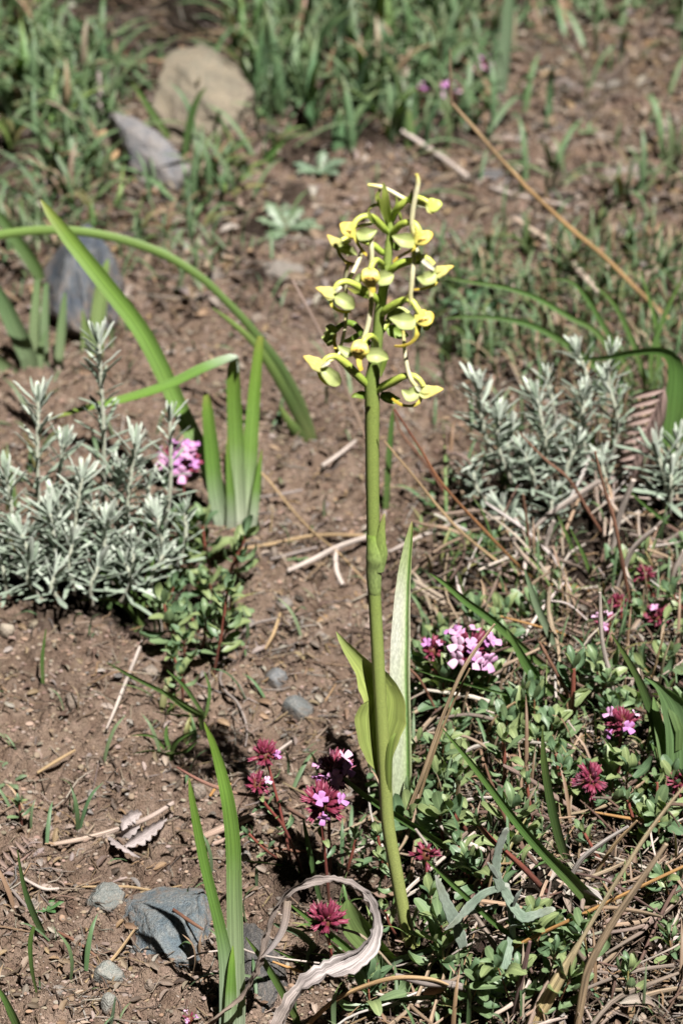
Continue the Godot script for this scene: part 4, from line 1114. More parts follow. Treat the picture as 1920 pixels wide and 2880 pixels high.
func build_thyme() -> void:
	thyme_meshes()
	thyme("thyme with dark red bud head, topmost of two left of the orchid base", [820, 2440, 0, 9, 800, 2330, -2, 9, 770, 2210, -4, 8, 748, 2135, -5, 8], 4, 42, [[44, 26, 1]])
	thyme("thyme with small red bud head set among grey-green leaves on a bent twig", [850, 2450, 0, 9, 800, 2330, 3, 9, 745, 2260, 5, 9, 726, 2215, 6, 8], 5, 44, [[36, 20, 1]])
	thyme("thyme with nearly black-red head carrying violet-pink flowers at both sides", [930, 2470, 0, 10, 925, 2330, 2, 10, 930, 2240, 3, 9, 935, 2185, 4, 9], 3, 46, [[58, 26, 5, 2]])
	thyme("thyme with crimson head and violet flowers just left of the orchid leaf base", [925, 2530, 4, 10, 915, 2420, 6, 10, 906, 2330, 8, 9, 905, 2275, 9, 9], 4, 48, [[60, 30, 4, 3]])
	thyme("thyme with spiky crimson bud head inside the curled dead leaf", [935, 2740, 4, 10, 930, 2680, 6, 10, 918, 2600, 8, 9], 3, 46, [[54, 34, 0]])
	thyme("thyme shoot with few open crimson bracts just right of the orchid stem", [1210, 2540, 0, 10, 1200, 2470, 3, 10, 1198, 2415, 4, 9], 3, 50, [[46, 9, 0]])
	thyme("thyme with the largest cluster of open pink flowers right of the strap leaf", [1262, 2010, 0, 10, 1280, 1930, 2, 9, 1310, 1850, 4, 9], 2, 50, [[70, 22, 13]])
	thyme("thyme with crimson buds and one pink flower against the large pink cluster", [1240, 2010, 0, 9, 1230, 1910, 0, 8, 1215, 1840, 0, 8], 2, 46, [[42, 18, 2]])
	thyme("thyme with three lilac flowers over a dark crimson head near the right edge", [1735, 2220, 0, 12, 1740, 2130, 2, 11, 1746, 2050, 4, 10], 3, 56, [[52, 24, 4]])
	thyme("thyme with round purplish green closed bud head above broad leaves", [1672, 2330, 0, 10, 1664, 2260, 2, 10, 1660, 2205, 3, 9], 3, 58, [[54, 34, 0, 2]])
	thyme("thyme with crimson buds behind the pale leaning stems at the right", [1846, 1700, 0, 10, 1828, 1660, 0, 9, 1816, 1625, 0, 9], 3, 48, [[38, 18, 0]], "", 1.0)
	thyme("thyme with one pale pink flower among dead stems", [1730, 1830, 0, 9, 1712, 1790, 1, 8, 1704, 1765, 1, 8], 2, 40, [[38, 8, 3]])
	thyme("thyme with crimson buds and pale bracts low among dead stems", [1860, 1800, 0, 9, 1852, 1770, 1, 8, 1846, 1745, 1, 8], 3, 44, [[42, 20, 1]])
	thyme("thyme with brownish upright red bracts above the pale pink flower", [1752, 1780, 0, 9, 1748, 1740, 1, 8, 1742, 1705, 1, 8], 2, 44, [[36, 12, 0]])
	thyme("thyme with rosy pink flower cluster between silver shrub and iris clump", [530, 1520, 0, 10, 520, 1420, -2, 9, 512, 1330, -4, 9], 3, 54, [[64, 18, 13]])
	thyme("blurred pink thyme head at the foot of the far tall grass", [1372, 260, 0, 8, 1366, 225, 0, 7, 1362, 205, 0, 7], 2, 36, [[36, 10, 7]])
	thyme("blurred magenta thyme head below the far pink one", [1272, 330, 0, 8, 1268, 300, 0, 7, 1264, 280, 0, 7], 2, 36, [[34, 12, 5]])
	thyme("small blurred pink thyme head left of the magenta one", [1190, 300, 0, 8, 1186, 280, 0, 7, 1184, 265, 0, 7], 2, 30, [[22, 8, 4]])
	thyme("crimson thyme buds at the right edge above the straw stems", [1915, 2310, 0, 10, 1912, 2250, 0, 9, 1910, 2210, 0, 9], 2, 52, [[44, 18, 0]])
	thyme("tiny pink thyme flower at the lower edge beside the young iris", [532, 2895, 0, 8, 534, 2880, 0, 8, 534, 2872, 0, 8], 1, 30, [[24, 5, 3]])
	var leafy := [
		["large thyme shoot on a thick red stem among bleached stalks", [1592, 2090, 0, 18, 1604, 2010, 3, 17, 1610, 1940, 5, 15, 1612, 1880, 6, 12], 3, 96],
		["thyme shoot on a long slanting scarlet stem over the dark gap", [1545, 2520, 4, 17, 1470, 2440, 8, 17, 1380, 2360, 10, 15, 1345, 2320, 11, 12], 4, 74],
		["pale leafy thyme shoot at the upper start of the scarlet stem", [1330, 2360, 0, 12, 1275, 2290, 4, 12, 1262, 2270, 4, 10], 3, 62],
		["thyme shoot with cupped leaves behind the crossing green blades", [1416, 2240, 0, 14, 1418, 2150, 2, 13, 1414, 2085, 3, 11], 4, 72],
		["thyme shoot with broad leaves and red stem right of the cupped one", [1596, 2270, 0, 14, 1574, 2190, 2, 13, 1562, 2120, 3, 11], 4, 78],
		["thyme shoot below the big pink flower cluster", [1360, 2020, 0, 11, 1356, 1980, 1, 10, 1350, 1940, 2, 9], 3, 56],
		["thyme shoot close to the strap leaf base with two long upright leaves", [1085, 2470, 0, 11, 1070, 2400, 2, 11, 1062, 2350, 3, 9], 3, 66],
		["thyme shoot left of the orchid base in shade", [965, 2480, 0, 11, 985, 2420, 2, 10, 1000, 2360, 3, 9], 4, 54],
		["thyme shoot right of the strap leaf in sun", [1252, 2400, 0, 10, 1240, 2320, 2, 10, 1232, 2260, 2, 9], 4, 56],
		["low thyme shoot beneath the thick green blade", [1310, 2470, 0, 10, 1300, 2420, 2, 10, 1290, 2380, 2, 9], 3, 60],
		["thyme shoot between the two dark green leaning blades", [1500, 2330, 0, 11, 1490, 2270, 2, 10, 1480, 2200, 2, 9], 4, 60],
		["thyme shoot under the closed bud head", [1700, 2440, 0, 11, 1668, 2390, 2, 10, 1640, 2340, 2, 9], 4, 62],
		["thyme shoot right of the closed bud head", [1790, 2360, 0, 11, 1780, 2310, 2, 10, 1764, 2250, 2, 9], 4, 60],
		["thyme shoot beside the wide light green leaves", [1850, 2330, 0, 11, 1850, 2280, 2, 10, 1846, 2200, 2, 9], 3, 62],
		["red-stemmed thyme creeping from the iris base towards the viewer", [625, 1655, 0, 13, 655, 1590, 3, 12, 690, 1510, 5, 10], 3, 50],
		["thyme shoot in the bare soil left of the strap leaf, nearer twig", [560, 1840, 0, 9, 575, 1800, 2, 9, 580, 1740, 3, 8], 3, 44],
		["thyme shoot at the right flank of the silver shrub", [500, 1820, 0, 9, 475, 1760, 2, 9, 462, 1700, 3, 8], 3, 50],
		["thyme stem with paired leaves descending through bare soil", [600, 1900, 0, 9, 622, 1790, 2, 9, 640, 1660, 3, 8], 6, 40],
		["thyme shoot under the rosy pink cluster", [540, 1600, 0, 10, 528, 1550, 2, 9, 520, 1490, 3, 8], 4, 56],
		["thyme shoot between rosy pink cluster and iris base", [590, 1600, 0, 9, 580, 1560, 2, 9, 570, 1480, 3, 8], 3, 52],
		["low trailing thyme end in the soil below the paired stems", [520, 1920, 0, 8, 505, 1890, 2, 8, 490, 1850, 3, 7], 3, 38],
		["yellowish thyme tip furthest down the soil path", [515, 1960, 0, 8, 512, 1930, 1, 8, 508, 1900, 2, 7], 2, 32],
		["small thyme seedling in bare soil at the left edge", [62, 2320, 0, 8, 58, 2290, 1, 8, 55, 2260, 2, 7], 3, 44],
		["dark red thyme tip on the horizontal twig right of the young iris", [790, 2420, 0, 8, 740, 2385, 4, 8, 700, 2345, 6, 8], 3, 44],
		["thyme tip with red narrow leaves under the curled dead leaf", [1120, 2640, 0, 8, 1095, 2600, 3, 8, 1082, 2560, 4, 8], 2, 56]]
	for q in leafy:
		thyme(q[0], q[1], q[2], q[3] * (1.9 if q[1][0] < 720 and q[1][1] < 2000 else 1.0), [], "", 0.9)
	# the mat of leafy shoots between them
	var count := 0
	var tries := 0
	while count < 88 and tries < 4000:
		tries += 1
		var x := rng.randf_range(0.0, 0.19)
		var z := rng.randf_range(-0.42, 0.06)
		var p := to_px(Vector3(x, land(x, z), z))
		if bank(x, z) < 0.35 or p.x > 2000 or p.y > 2960 or p.y < 1560 or (p.y < 1900 and rng.randf() < 0.5) or rng.randf() < painted_shade(x, z) * 0.8 or n2.get_noise_2d(x * 350 + 60, z * 350) < -0.3:
			continue
		if p.x > 1560 and p.y > 2420 and rng.randf() < 0.8:
			continue
		if absf(p.x - 1530) < 90 and absf(p.y - 2520) < 90:
			continue
		var h := rng.randf_range(60, 150) * clampf(p.y / 2400.0, 0.6, 1.0)
		var dx := rng.randf_range(-50, 50)
		count += 1
		var pairs := 3 + rng.randi() % 3
		var red := rng.randf_range(0.3, 1.0)
		thyme(spot(("tall " if h > 100 else "low ") + ("red-stemmed" if red > 0.65 else "brown-stemmed") + " leafy thyme shoot in the mat", p), [p.x, p.y, 0, 6, p.x + dx * 0.4, p.y - h * 0.5, rng.randf_range(0, 5), 6, p.x + dx, p.y - h, rng.randf_range(0, 8), 5], pairs, rng.randf_range(70, 125) * clampf(p.y / 2300.0, 0.6, 1.0), [], "leafy thyme shoots in the mat", red)
	for q in [[470, 1560], [500, 1640], [540, 1700], [455, 1740], [600, 1700], [640, 1760], [560, 1790], [480, 1830], [610, 1840], [660, 1640], [350, 1650], [520, 1880]]:
		var dx := rng.randf_range(-40, 40)
		thyme(spot("low leafy thyme sprig trailing in the soil", Vector2(q[0], q[1])), [q[0], q[1], 0, 7, q[0] + dx * 0.5, q[1] - 40, 3, 7, q[0] + dx, q[1] - rng.randf_range(60, 95), 4, 6], 4, rng.randf_range(62, 84), [], "leafy sprigs trailing below the silver shrub", 0.8)
	# the lobed herb and low leaves in the distance
	for q in [["grey-green herb with lobed leaves on bare soil behind the flower spike", 800, 640, 9, 100, Color(0.17, 0.24, 0.15), "lobed_herb"], ["blue-green leaf rosette beside the lobed herb under the far grass", 900, 480, 7, 84, Color(0.16, 0.23, 0.15), "lobed_herb"], ["dark green narrow-leaved herb right of the flower spike", 1330, 860, 8, 96, Color(0.08, 0.16, 0.08), "leafy_herb"], ["blurred green seedling in far bare soil", 1650, 372, 5, 40, Color(0.12, 0.2, 0.09), "leafy_herb"],
		["small green seedling right of the stem between dead stems", 1300, 1340, 7, 50, Color(0.10, 0.17, 0.07), "leafy_herb"], ["low green herb under the leaning grass at mid height", 1290, 1520, 9, 60, Color(0.09, 0.16, 0.06), "leafy_herb"], ["round-leaved seedling at the left edge above the lower seedling", 20, 2200, 4, 80, Color(0.14, 0.2, 0.11), "leafy_herb"], ["green seedling beside the withered blades at the lower left", 132, 2560, 5, 50, Color(0.08, 0.17, 0.06), "leafy_herb"], ["small seedling between twigs left of the sheath", 832, 1572, 5, 36, Color(0.13, 0.2, 0.09), "leafy_herb"],
		["low green plant in the shade right of the sheath", 1230, 1420, 8, 52, Color(0.07, 0.13, 0.05), "leafy_herb"], ["low green plant beside the thyme behind the big pink cluster", 1170, 1640, 8, 54, Color(0.1, 0.16, 0.06), "leafy_herb"], ["leafy plant in the far grass shade behind the flower spike", 1400, 900, 8, 70, Color(0.08, 0.14, 0.07), "leafy_herb"], ["reddish far seedling at the upper right corner", 1740, 120, 6, 50, Color(0.2, 0.12, 0.07), "leafy_herb"], ["blurred green seedling near the orange stalk top", 1450, 345, 6, 44, Color(0.1, 0.17, 0.08), "leafy_herb"]]:
		var B := G(q[1], q[2])
		var o := thing(q[6], q[0], "herb", B)
		for i in q[3]:
			var a: float = i * 2.4 + rng.randf_range(-0.3, 0.3)
			var d := Vector3(cos(a), rng.randf_range(0.15, 0.7), sin(a)).normalized()
			var len_ := float(q[4]) * mm_px(B) * rng.randf_range(0.75, 1.2)
			var P := PackedVector3Array([B, B + d * len_ * 0.35, B + d * len_ * 0.7 + Vector3(0, 0.02 * len_, 0), B + d * len_ - Vector3(0, 0.12 * len_, 0)])
			var wd := len_ * (0.5 if q[6] == "lobed_herb" else 0.3)
			var ln := smooth_line(P, PackedFloat32Array([wd * 0.15, wd * 0.8, wd, wd * 0.06]), 6)
			if q[6] == "lobed_herb":
				var W: PackedFloat32Array = ln[1]
				for k in range(3, W.size() - 1):
					W[k] *= 1.0 if k % 4 < 2 else 0.6
				ln[1] = W
			blade(o, "leaf", ln, gutter(7, 0.3, 0.1), false, Vector3.UP.cross(d).normalized(), [vary(q[5], 0.1), vary(q[5] * 1.15, 0.1)], M.leaf)


# ---------------------------------------------------------------- grass
func tuft(label: String, px: float, py: float, n: int, h_px: float, w_px: float, spread: float, cols: Array, group: String) -> void:
	var B := G(px, py)
	var o := thing("grass_tuft", label, "grass tuft", B, group)
	var k := mm_px(B)
	for i in n:
		var a := rng.randf_range(0, TAU)
		var out := Vector3(cos(a), 0, sin(a)) * spread * rng.randf_range(0.2, 1.2)
		var h := h_px * k * rng.randf_range(0.4, 1.35)
		var root := B + Vector3(cos(a * 3.0), 0, sin(a * 3.0)) * w_px * k * 1.2 - Vector3(0, 0.002, 0)
		var P := PackedVector3Array()
		for s in 5:
			var f := s / 4.0
			P.append(root + Vector3.UP * h * (f - 0.32 * spread * f * f * f) + out * h * (0.25 * f + 0.75 * f * f))
		var w := w_px * k * rng.randf_range(0.55, 1.4)
		var ln := smooth_line(P, PackedFloat32Array([w * 0.8, w, w * 0.9, w * 0.55, w * 0.05]), 3)
		var c: Color = vary(cols[rng.randi() % cols.size()], 0.15)
		blade(o, "blade", ln, gutter(5, 0.35), false, Vector3(sin(a + 1.0 * rng.randf()), 0, cos(a)), [c * 0.9, c, c * 1.05, c.lerp(L(0.3, 0.26, 0.1), 0.35)], M.grass)


func build_grass() -> void:
	var C := "grass clump"
	clump("grass_tuft", "grass with long arching blades reaching left over the right silver shrub", C, 1800, 1130, 10, [
		[1802, 1132, 0, 20, 1720, 1066, 0, 24, 1600, 972, 0, 24, 1500, 916, 0, 20, 1400, 894, 0, 15, 1300, 890, 0, 10, 1245, 898, 0, 3],
		[1790, 1125, -3, 14, 1690, 948, -3, 18, 1600, 890, -3, 18, 1510, 838, -3, 17, 1420, 808, -3, 14, 1330, 793, -3, 11, 1245, 780, -3, 3],
		[1815, 1128, -5, 16, 1745, 1000, -5, 18, 1690, 905, -5, 17, 1650, 840, -5, 14, 1605, 792, -5, 10, 1545, 784, -5, 3],
		[1830, 1128, -7, 16, 1795, 1010, -7, 18, 1765, 930, -7, 16, 1722, 850, -7, 13, 1670, 800, -7, 3],
		[1812, 1132, 3, 20, 1720, 1128, 4, 18, 1640, 1142, 5, 16, 1580, 1180, 6, 14, 1545, 1218, 6, 3],
		[1842, 1132, -2, 14, 1830, 1010, -2, 16, 1870, 880, -3, 14, 1930, 760, -3, 4], [1836, 1132, -6, 12, 1850, 1000, -6, 14, 1840, 900, -6, 12, 1800, 760, -7, 3]], GREEN, 0.35)
	clump("grass_tuft", "pale flattened blade lying level across the right silver shrub", C, 1885, 1060, 10, [[1890, 1062, 0, 18, 1800, 1046, 0, 24, 1700, 1036, 0, 24, 1590, 1027, 0, 18, 1488, 1017, 0, 4]], [L(0.25, 0.29, 0.18), L(0.3, 0.33, 0.22)], 0.2)
	clump("grass_tuft", "thin yellowish green blade curving down over the lower silver shrub", C, 1735, 1230, 8, [[1735, 1225, 0, 10, 1690, 1222, 0, 11, 1600, 1240, 1, 12, 1500, 1275, 2, 12, 1420, 1312, 2, 11, 1345, 1352, 2, 8, 1314, 1378, 2, 2]], [L(0.13, 0.2, 0.05), L(0.2, 0.23, 0.06)], 0.3)
	var one := [
		["bright green blade slanting up left from mid bank towards the dry seed head", [1560, 1900, 0, 16, 1470, 1822, 2, 25, 1385, 1745, 4, 27, 1310, 1690, 5, 24, 1250, 1640, 6, 15, 1208, 1612, 6, 3]],
		["broad dull green blade below the bright slanting blade", [1600, 1985, 0, 24, 1540, 1935, 3, 36, 1490, 1880, 5, 34, 1450, 1815, 6, 20, 1424, 1770, 6, 4]],
		["blue-green blade hanging between orange stems above the large thyme shoot", [1590, 1870, -2, 16, 1545, 1780, 0, 24, 1508, 1700, 1, 22, 1484, 1630, 1, 12, 1474, 1600, 1, 3]],
		["thin wiry blade crossing from the strap leaf under the large thyme shoot", [1620, 2020, 2, 10, 1480, 1968, 6, 11, 1330, 1928, 9, 9, 1220, 1898, 10, 7, 1150, 1876, 10, 2]],
		["dark green blade curving up beside the lilac thyme head", [1880, 2190, 0, 26, 1852, 2095, 3, 28, 1835, 2020, 5, 27, 1808, 1940, 6, 24, 1772, 1868, 7, 18, 1718, 1782, 7, 4]],
		["narrow green blade at the right edge below the silver shoot", [1935, 1512, 0, 14, 1880, 1470, 2, 15, 1820, 1425, 3, 12, 1752, 1365, 4, 3]],
		["narrow green blade pointing left from the right edge over crimson buds", [1940, 1692, 0, 12, 1870, 1662, 2, 12, 1796, 1624, 3, 3]],
		["thick cut green blade lying across the orchid stem base", [1312, 2412, 0, 22, 1250, 2376, 6, 28, 1180, 2332, 9, 29, 1080, 2270, 11, 27, 1012, 2224, 12, 22, 968, 2186, 12, 12]],
		["longest green blade running down right across the thyme bank", [1690, 2560, 0, 54, 1605, 2470, 6, 44, 1518, 2385, 10, 32, 1436, 2290, 12, 26, 1335, 2158, 13, 20, 1242, 2048, 13, 3]],
		["dark green upright blade leaning left of the closed bud head", [1612, 2450, 0, 22, 1580, 2382, 3, 27, 1553, 2280, 6, 27, 1530, 2152, 8, 20, 1524, 2050, 8, 3]],
		["thin green blade sloping down to the right edge straws", [1885, 2268, 2, 10, 1773, 2168, 8, 12, 1690, 2068, 10, 3]],
		["bright narrow blade below the grey-green herb's forks", [1590, 2706, 0, 16, 1426, 2622, 4, 19, 1290, 2502, 7, 18, 1200, 2420, 8, 4]],
		["bright green blade behind the loop of the dead leaf", [1065, 2745, 0, 20, 969, 2658, 4, 25, 888, 2596, 6, 24, 806, 2535, 7, 4]],
		["blue-green blunt blade inside the loop of the dead leaf", [885, 2660, 0, 20, 840, 2620, 4, 30, 790, 2603, 6, 22, 770, 2596, 6, 6]],
		["blue-green blade level to the right of the dead leaf loop", [1050, 2740, 3, 22, 1110, 2700, 6, 28, 1200, 2672, 8, 24, 1260, 2660, 8, 6]],
		["long blue-green blade at the lower edge under the tan bent stalk", [1050, 2850, 2, 20, 1120, 2812, 6, 30, 1200, 2802, 8, 24, 1250, 2810, 8, 5]],
		["narrow green blade curving left of the dead leaf foot", [838, 2870, 0, 22, 790, 2780, 4, 24, 742, 2702, 6, 20, 692, 2636, 7, 4]],
		["short thin green blade right of the dark stone", [880, 2730, 0, 12, 820, 2692, 3, 13, 766, 2668, 4, 3]],
		["short level green blade under the crimson bud head in the loop", [965, 2700, 0, 11, 910, 2684, 3, 13, 856, 2680, 4, 4]],
		["dark upright blade in the shade between the two crimson heads and loop", [902, 2540, 0, 14, 882, 2450, 2, 15, 864, 2360, 3, 14, 852, 2300, 3, 4]],
		["thin level green blade between young iris and the red-leaved twig", [850, 2440, 0, 8, 760, 2428, 5, 11, 684, 2420, 6, 3]],
		["green blade at the lower left corner", [62, 2910, 0, 26, 40, 2860, 3, 26, 10, 2800, 5, 18, -20, 2760, 5, 4]],
		["thin green blade at the lower edge below the pale flat stone", [308, 2900, 0, 10, 318, 2850, 2, 10, 325, 2804, 3, 3]],
		["dull withered blade bending over at the lower left", [120, 2620, 0, 20, 88, 2550, 3, 20, 66, 2480, 4, 13, 50, 2390, 5, 3]],
		["curved dark withered blade below the dull one", [104, 2790, 0, 6, 90, 2720, 3, 12, 86, 2650, 4, 14, 96, 2605, 4, 10]],
		["single tall pale green blade at the far tall grass edge", [1405, 275, 0, 34, 1412, 180, 0, 40, 1425, 60, 0, 38, 1436, -60, 0, 26, 1440, -120, 0, 4]],
		["dark curved blade standing before the tan boulder", [520, 480, 0, 18, 526, 400, 0, 24, 540, 320, 0, 22, 560, 270, 0, 14, 580, 245, 0, 3]],
		["green blade leaning over the grey squarish stone", [490, 405, 0, 18, 440, 330, 0, 22, 400, 270, 0, 16, 370, 230, 0, 3]],
		["thin blade standing just right of the stem at mid height", [1085, 1430, 0, 18, 1092, 1300, 0, 18, 1100, 1200, 0, 15, 1106, 1140, 0, 3]],
		["wiry green blade standing in the dark gap at the upper bank", [1628, 1600, 0, 12, 1600, 1520, 0, 12, 1568, 1450, 0, 3]],
		["second wiry blade right of the one in the dark gap", [1668, 1640, 0, 12, 1640, 1560, 0, 11, 1602, 1485, 0, 3]],
		["fresh green blade among far blurred turf right of the lobed herb", [730, 470, 0, 30, 760, 430, 2, 28, 800, 395, 3, 6]]]
	for q in one:
		clump("grass_shoot", q[0], "grass blade", q[1][0], q[1][1], 6, [q[1]], DARKG if q[0].begins_with("dark") or q[0].begins_with("dull") else [L(0.2, 0.26, 0.18), L(0.15, 0.24, 0.13)] if "blue" in q[0] or "pale" in q[0] else GREEN, 0.35)
	clump("basal_leaf", "broad pale basal orchid leaf at the foot of the stem", "leaf", 1100, 2700, 6, [[1110, 2705, 2, 40, 1060, 2670, 6, 80, 1010, 2610, 8, 92, 984, 2560, 9, 60, 978, 2530, 9, 8], [1150, 2710, 3, 30, 1180, 2690, 6, 44, 1230, 2650, 9, 30, 1270, 2625, 10, 4], [1120, 2712, 6, 36, 1050, 2715, 10, 54, 980, 2690, 12, 40, 930, 2650, 12, 6]], [L(0.2, 0.27, 0.1), L(0.22, 0.3, 0.11), L(0.2, 0.3, 0.1)], 0.3)
	clump("grass_tuft", "small spreading grass tuft in bare soil below the left silver shrub", C, 392, 1752, 10, [[392, 1755, 0, 12, 330, 1690, 3, 14, 225, 1688, 4, 3], [390, 1755, 2, 12, 300, 1762, 4, 14, 208, 1774, 5, 3], [388, 1758, 4, 14, 300, 1800, 8, 18, 215, 1880, 13, 3], [392, 1758, 5, 14, 330, 1850, 10, 17, 270, 1930, 18, 15, 200, 2020, 24, 3], [398, 1755, 0, 12, 375, 1660, 0, 13, 330, 1545, -1, 3], [400, 1755, 0, 10, 410, 1640, 0, 10, 440, 1560, 0, 3], [385, 1755, 1, 10, 330, 1640, 2, 11, 250, 1600, 2, 3]], GREEN, 0.35)
	clump("grass_tuft", "bright small grass tuft in bare soil left of the crimson thyme heads", C, 575, 2010, 10, [[575, 2012, 0, 14, 470, 1950, 5, 17, 380, 1905, 7, 14, 300, 1862, 8, 3], [575, 2012, 0, 12, 520, 1930, 2, 13, 470, 1885, 3, 3], [570, 2015, 4, 14, 520, 1990, 7, 15, 440, 1930, 9, 3], [580, 2012, 0, 10, 590, 1940, 0, 10, 575, 1890, 0, 3], [570, 2014, 5, 12, 500, 2010, 8, 13, 430, 2000, 10, 3]], GREEN, 0.35)
	clump("grass_tuft", "third small grass tuft close above the withered serrate leaf", C, 480, 2120, 10, [[480, 2122, 0, 14, 500, 2080, 4, 16, 560, 2050, 6, 3], [478, 2122, 1, 14, 420, 2110, 6, 15, 360, 2125, 8, 10, 240, 2155, 10, 3], [480, 2122, 4, 16, 520, 2110, 8, 18, 555, 2085, 9, 4], [476, 2122, 0, 10, 430, 2070, 2, 11, 370, 2068, 3, 3], [482, 2122, 0, 12, 468, 2070, 0, 13, 470, 2040, 0, 3]], GREEN, 0.35)
	clump("grass_tuft", "single thin upright grass shoot in bare soil at the left", C, 122, 1925, 6, [[122, 1926, 0, 10, 120, 1850, 0, 11, 130, 1770, 0, 3]], GREEN, 0.3)
	var bluish := [L(0.15, 0.235, 0.12), L(0.10, 0.18, 0.085), L(0.19, 0.265, 0.15), L(0.14, 0.22, 0.075), L(0.08, 0.14, 0.07)]
	var fresh := [L(0.115, 0.20, 0.065), L(0.155, 0.235, 0.075), L(0.085, 0.15, 0.055), L(0.23, 0.22, 0.095)]
	var dull := [L(0.07, 0.12, 0.05), L(0.09, 0.14, 0.05), L(0.12, 0.15, 0.06)]
	for q in [
		["tall blue-green grass tuft", bluish, 240, 27, 0.5, 8, [[760, 330], [830, 290], [900, 360], [965, 420], [1010, 330], [1080, 320], [1140, 400], [1190, 230], [1280, 130], [860, 190], [980, 180], [1090, 170], [1240, 60], [930, 60], [1150, 40], [1330, 40], [1060, 60], [850, 90], [760, 30]]],
		["far green grass tuft", fresh, 200, 22, 0.75, 7, [[40, 130], [100, 210], [60, 290], [150, 340], [20, 390], [680, 140], [60, 50], [150, 90], [700, 240]]],
		["short sparse grass tuft among dry litter", fresh, 110, 15, 1.0, 5, [[330, 590], [250, 640], [480, 670], [560, 640], [640, 560], [690, 480], [770, 420], [640, 430], [150, 470], [80, 560], [180, 560], [390, 680], [60, 660], [720, 340], [600, 470]]],
		["dim dull green grass tuft", dull, 130, 13, 0.8, 9, [[1380, 760], [1480, 720], [1560, 850], [1620, 760], [1700, 800], [1780, 720], [1860, 790], [1300, 960], [1250, 1020], [1350, 1010], [1430, 950], [1210, 900], [1500, 930], [1650, 880], [1750, 880], [1830, 900], [1900, 860], [1280, 830], [1180, 800], [1560, 960], [1890, 960]]],
		["dark sparse grass tuft", dull, 110, 12, 0.6, 5, [[1800, 560], [1880, 450], [1690, 640], [1910, 600]]],
		["fine green grass tuft in the bank", fresh, 105, 10, 0.8, 6, [[1330, 1560], [1250, 1560], [1180, 1700], [1420, 1620], [1320, 2130], [1200, 2130], [1450, 2460], [1750, 2560], [1250, 2560], [1060, 2800], [950, 2840], [1150, 2860], [1300, 2850], [1400, 2870], [880, 2800], [1560, 2300], [1900, 2120], [1180, 2600], [1000, 2760], [1250, 1380], [1330, 1440], [1400, 1530], [1180, 1500], [1280, 1640], [1400, 1720], [1500, 1760], [1560, 1780], [1180, 1960], [1330, 1900], [1480, 2040], [1660, 1960], [1700, 2100], [1860, 1960], [1800, 2200], [1580, 2420], [1340, 2300], [1240, 2330], [1120, 2420], [1020, 2440], [960, 2560], [870, 2600], [1120, 2540], [1300, 2640], [1420, 2720], [1520, 2800], [1180, 2740], [1760, 2420], [1880, 2260]]],
		["long thin green grass tuft leaning over the bank", fresh, 210, 8, 0.9, 5, [[1260, 1480], [1380, 1600], [1300, 1720], [1450, 1700], [1560, 1720], [1240, 2000], [1400, 1980], [1520, 2120], [1320, 2220], [1460, 2250], [1640, 2300], [1260, 2480], [1380, 2560], [1560, 2640], [1160, 2650], [1040, 2620], [1250, 2820], [1700, 1900], [1820, 2120]]],
		["green grass tuft growing up through the silver leaves", fresh, 170, 12, 0.5, 7, [[40, 1560], [130, 1500], [220, 1560], [320, 1640], [410, 1560], [80, 1320], [20, 1420], [1420, 1400], [1560, 1420], [1660, 1300], [1500, 1330]]],
		["small green grass tuft in bare soil", fresh, 105, 15, 1.0, 7, [[300, 1700], [430, 1700], [520, 1650], [610, 1740], [460, 1980], [540, 2080], [560, 1560]]]]:
		for p in q[6]:
			tuft(spot(q[0], Vector2(p[0], p[1])), p[0] + rng.randf_range(-12, 12), p[1] + rng.randf_range(-8, 8), q[5] + rng.randi() % 4, q[2] * rng.randf_range(0.75, 1.2), q[3], q[4], q[1], q[0].replace("tuft", "tufts").replace("a stand", "stand"))


# how thickly short turf (x) and dry bits (y) lie, from broad patches of the place
func cover(p: Vector2, x: float, z: float) -> Vector2:
	var turf := 0.012
	var dry := 0.24
	var nz := n2.get_noise_2d(x * 500 + 200, z * 500)
	turf += 0.55 * sm(470, 250, p.y) * sm(1500, 1150, p.x) * sm(600, 760, p.x) + 0.35 * sm(420, 300, p.y) * sm(420, 250, p.x)
	turf += 0.30 * sm(900, 650, p.y) * sm(760, 520, p.x)
	turf += 0.5 * sm(640, 760, p.y) * sm(1130, 1020, p.y) * sm(1130, 1300, p.x)
	turf += 0.25 * sm(120, 0, p.y) + 0.5 * sm(2000, 2150, p.x) + 0.3 * sm(-40, -200, p.x)
	for q in [[560, 320, 190, 150], [425, 480, 130, 140], [232, 840, 120, 130]]:
		if pow((p.x - q[0]) / q[2], 2) + pow((p.y - q[1]) / q[3], 2) < 1.0:
			turf *= 0.1
	var bk := bank(x, z)
	turf += 0.4 * bk * (0.25 + 0.75 * sm(2700, 2350, p.y + 0.4 * (p.x - 1300)))
	dry += 0.75 * bk
	dry += 0.7 * sm(1000, 600, p.y) * sm(800, 500, p.x) + 0.5 * sm(500, 200, p.y)
	dry += 0.5 * exp(-pow((p.x - 800) / 260, 2) - pow((p.y - 1900) / 300, 2)) + 0.5 * exp(-pow((p.x - 150) / 220, 2) - pow((p.y - 2620) / 160, 2))
	return Vector2(turf * clampf(0.65 + nz * 1.3, 0.05, 1.3), dry * clampf(0.75 + nz, 0.2, 1.3))


func scatter(called: String, label: String, mesh: Mesh, places: Array[Transform3D], tints: PackedColorArray) -> void:
	var mm := MultiMesh.new()
	mm.transform_format = MultiMesh.TRANSFORM_3D
	mm.use_colors = true
	mm.mesh = mesh
	mm.instance_count = places.size()
	for i in places.size():
		mm.set_instance_transform(i, places[i])
		mm.set_instance_color(i, tints[i])
	var o := MultiMeshInstance3D.new()
	o.name = numbered(called)
	o.multimesh = mm
	add_child(o)
	tag(o, label, "", "", "stuff")


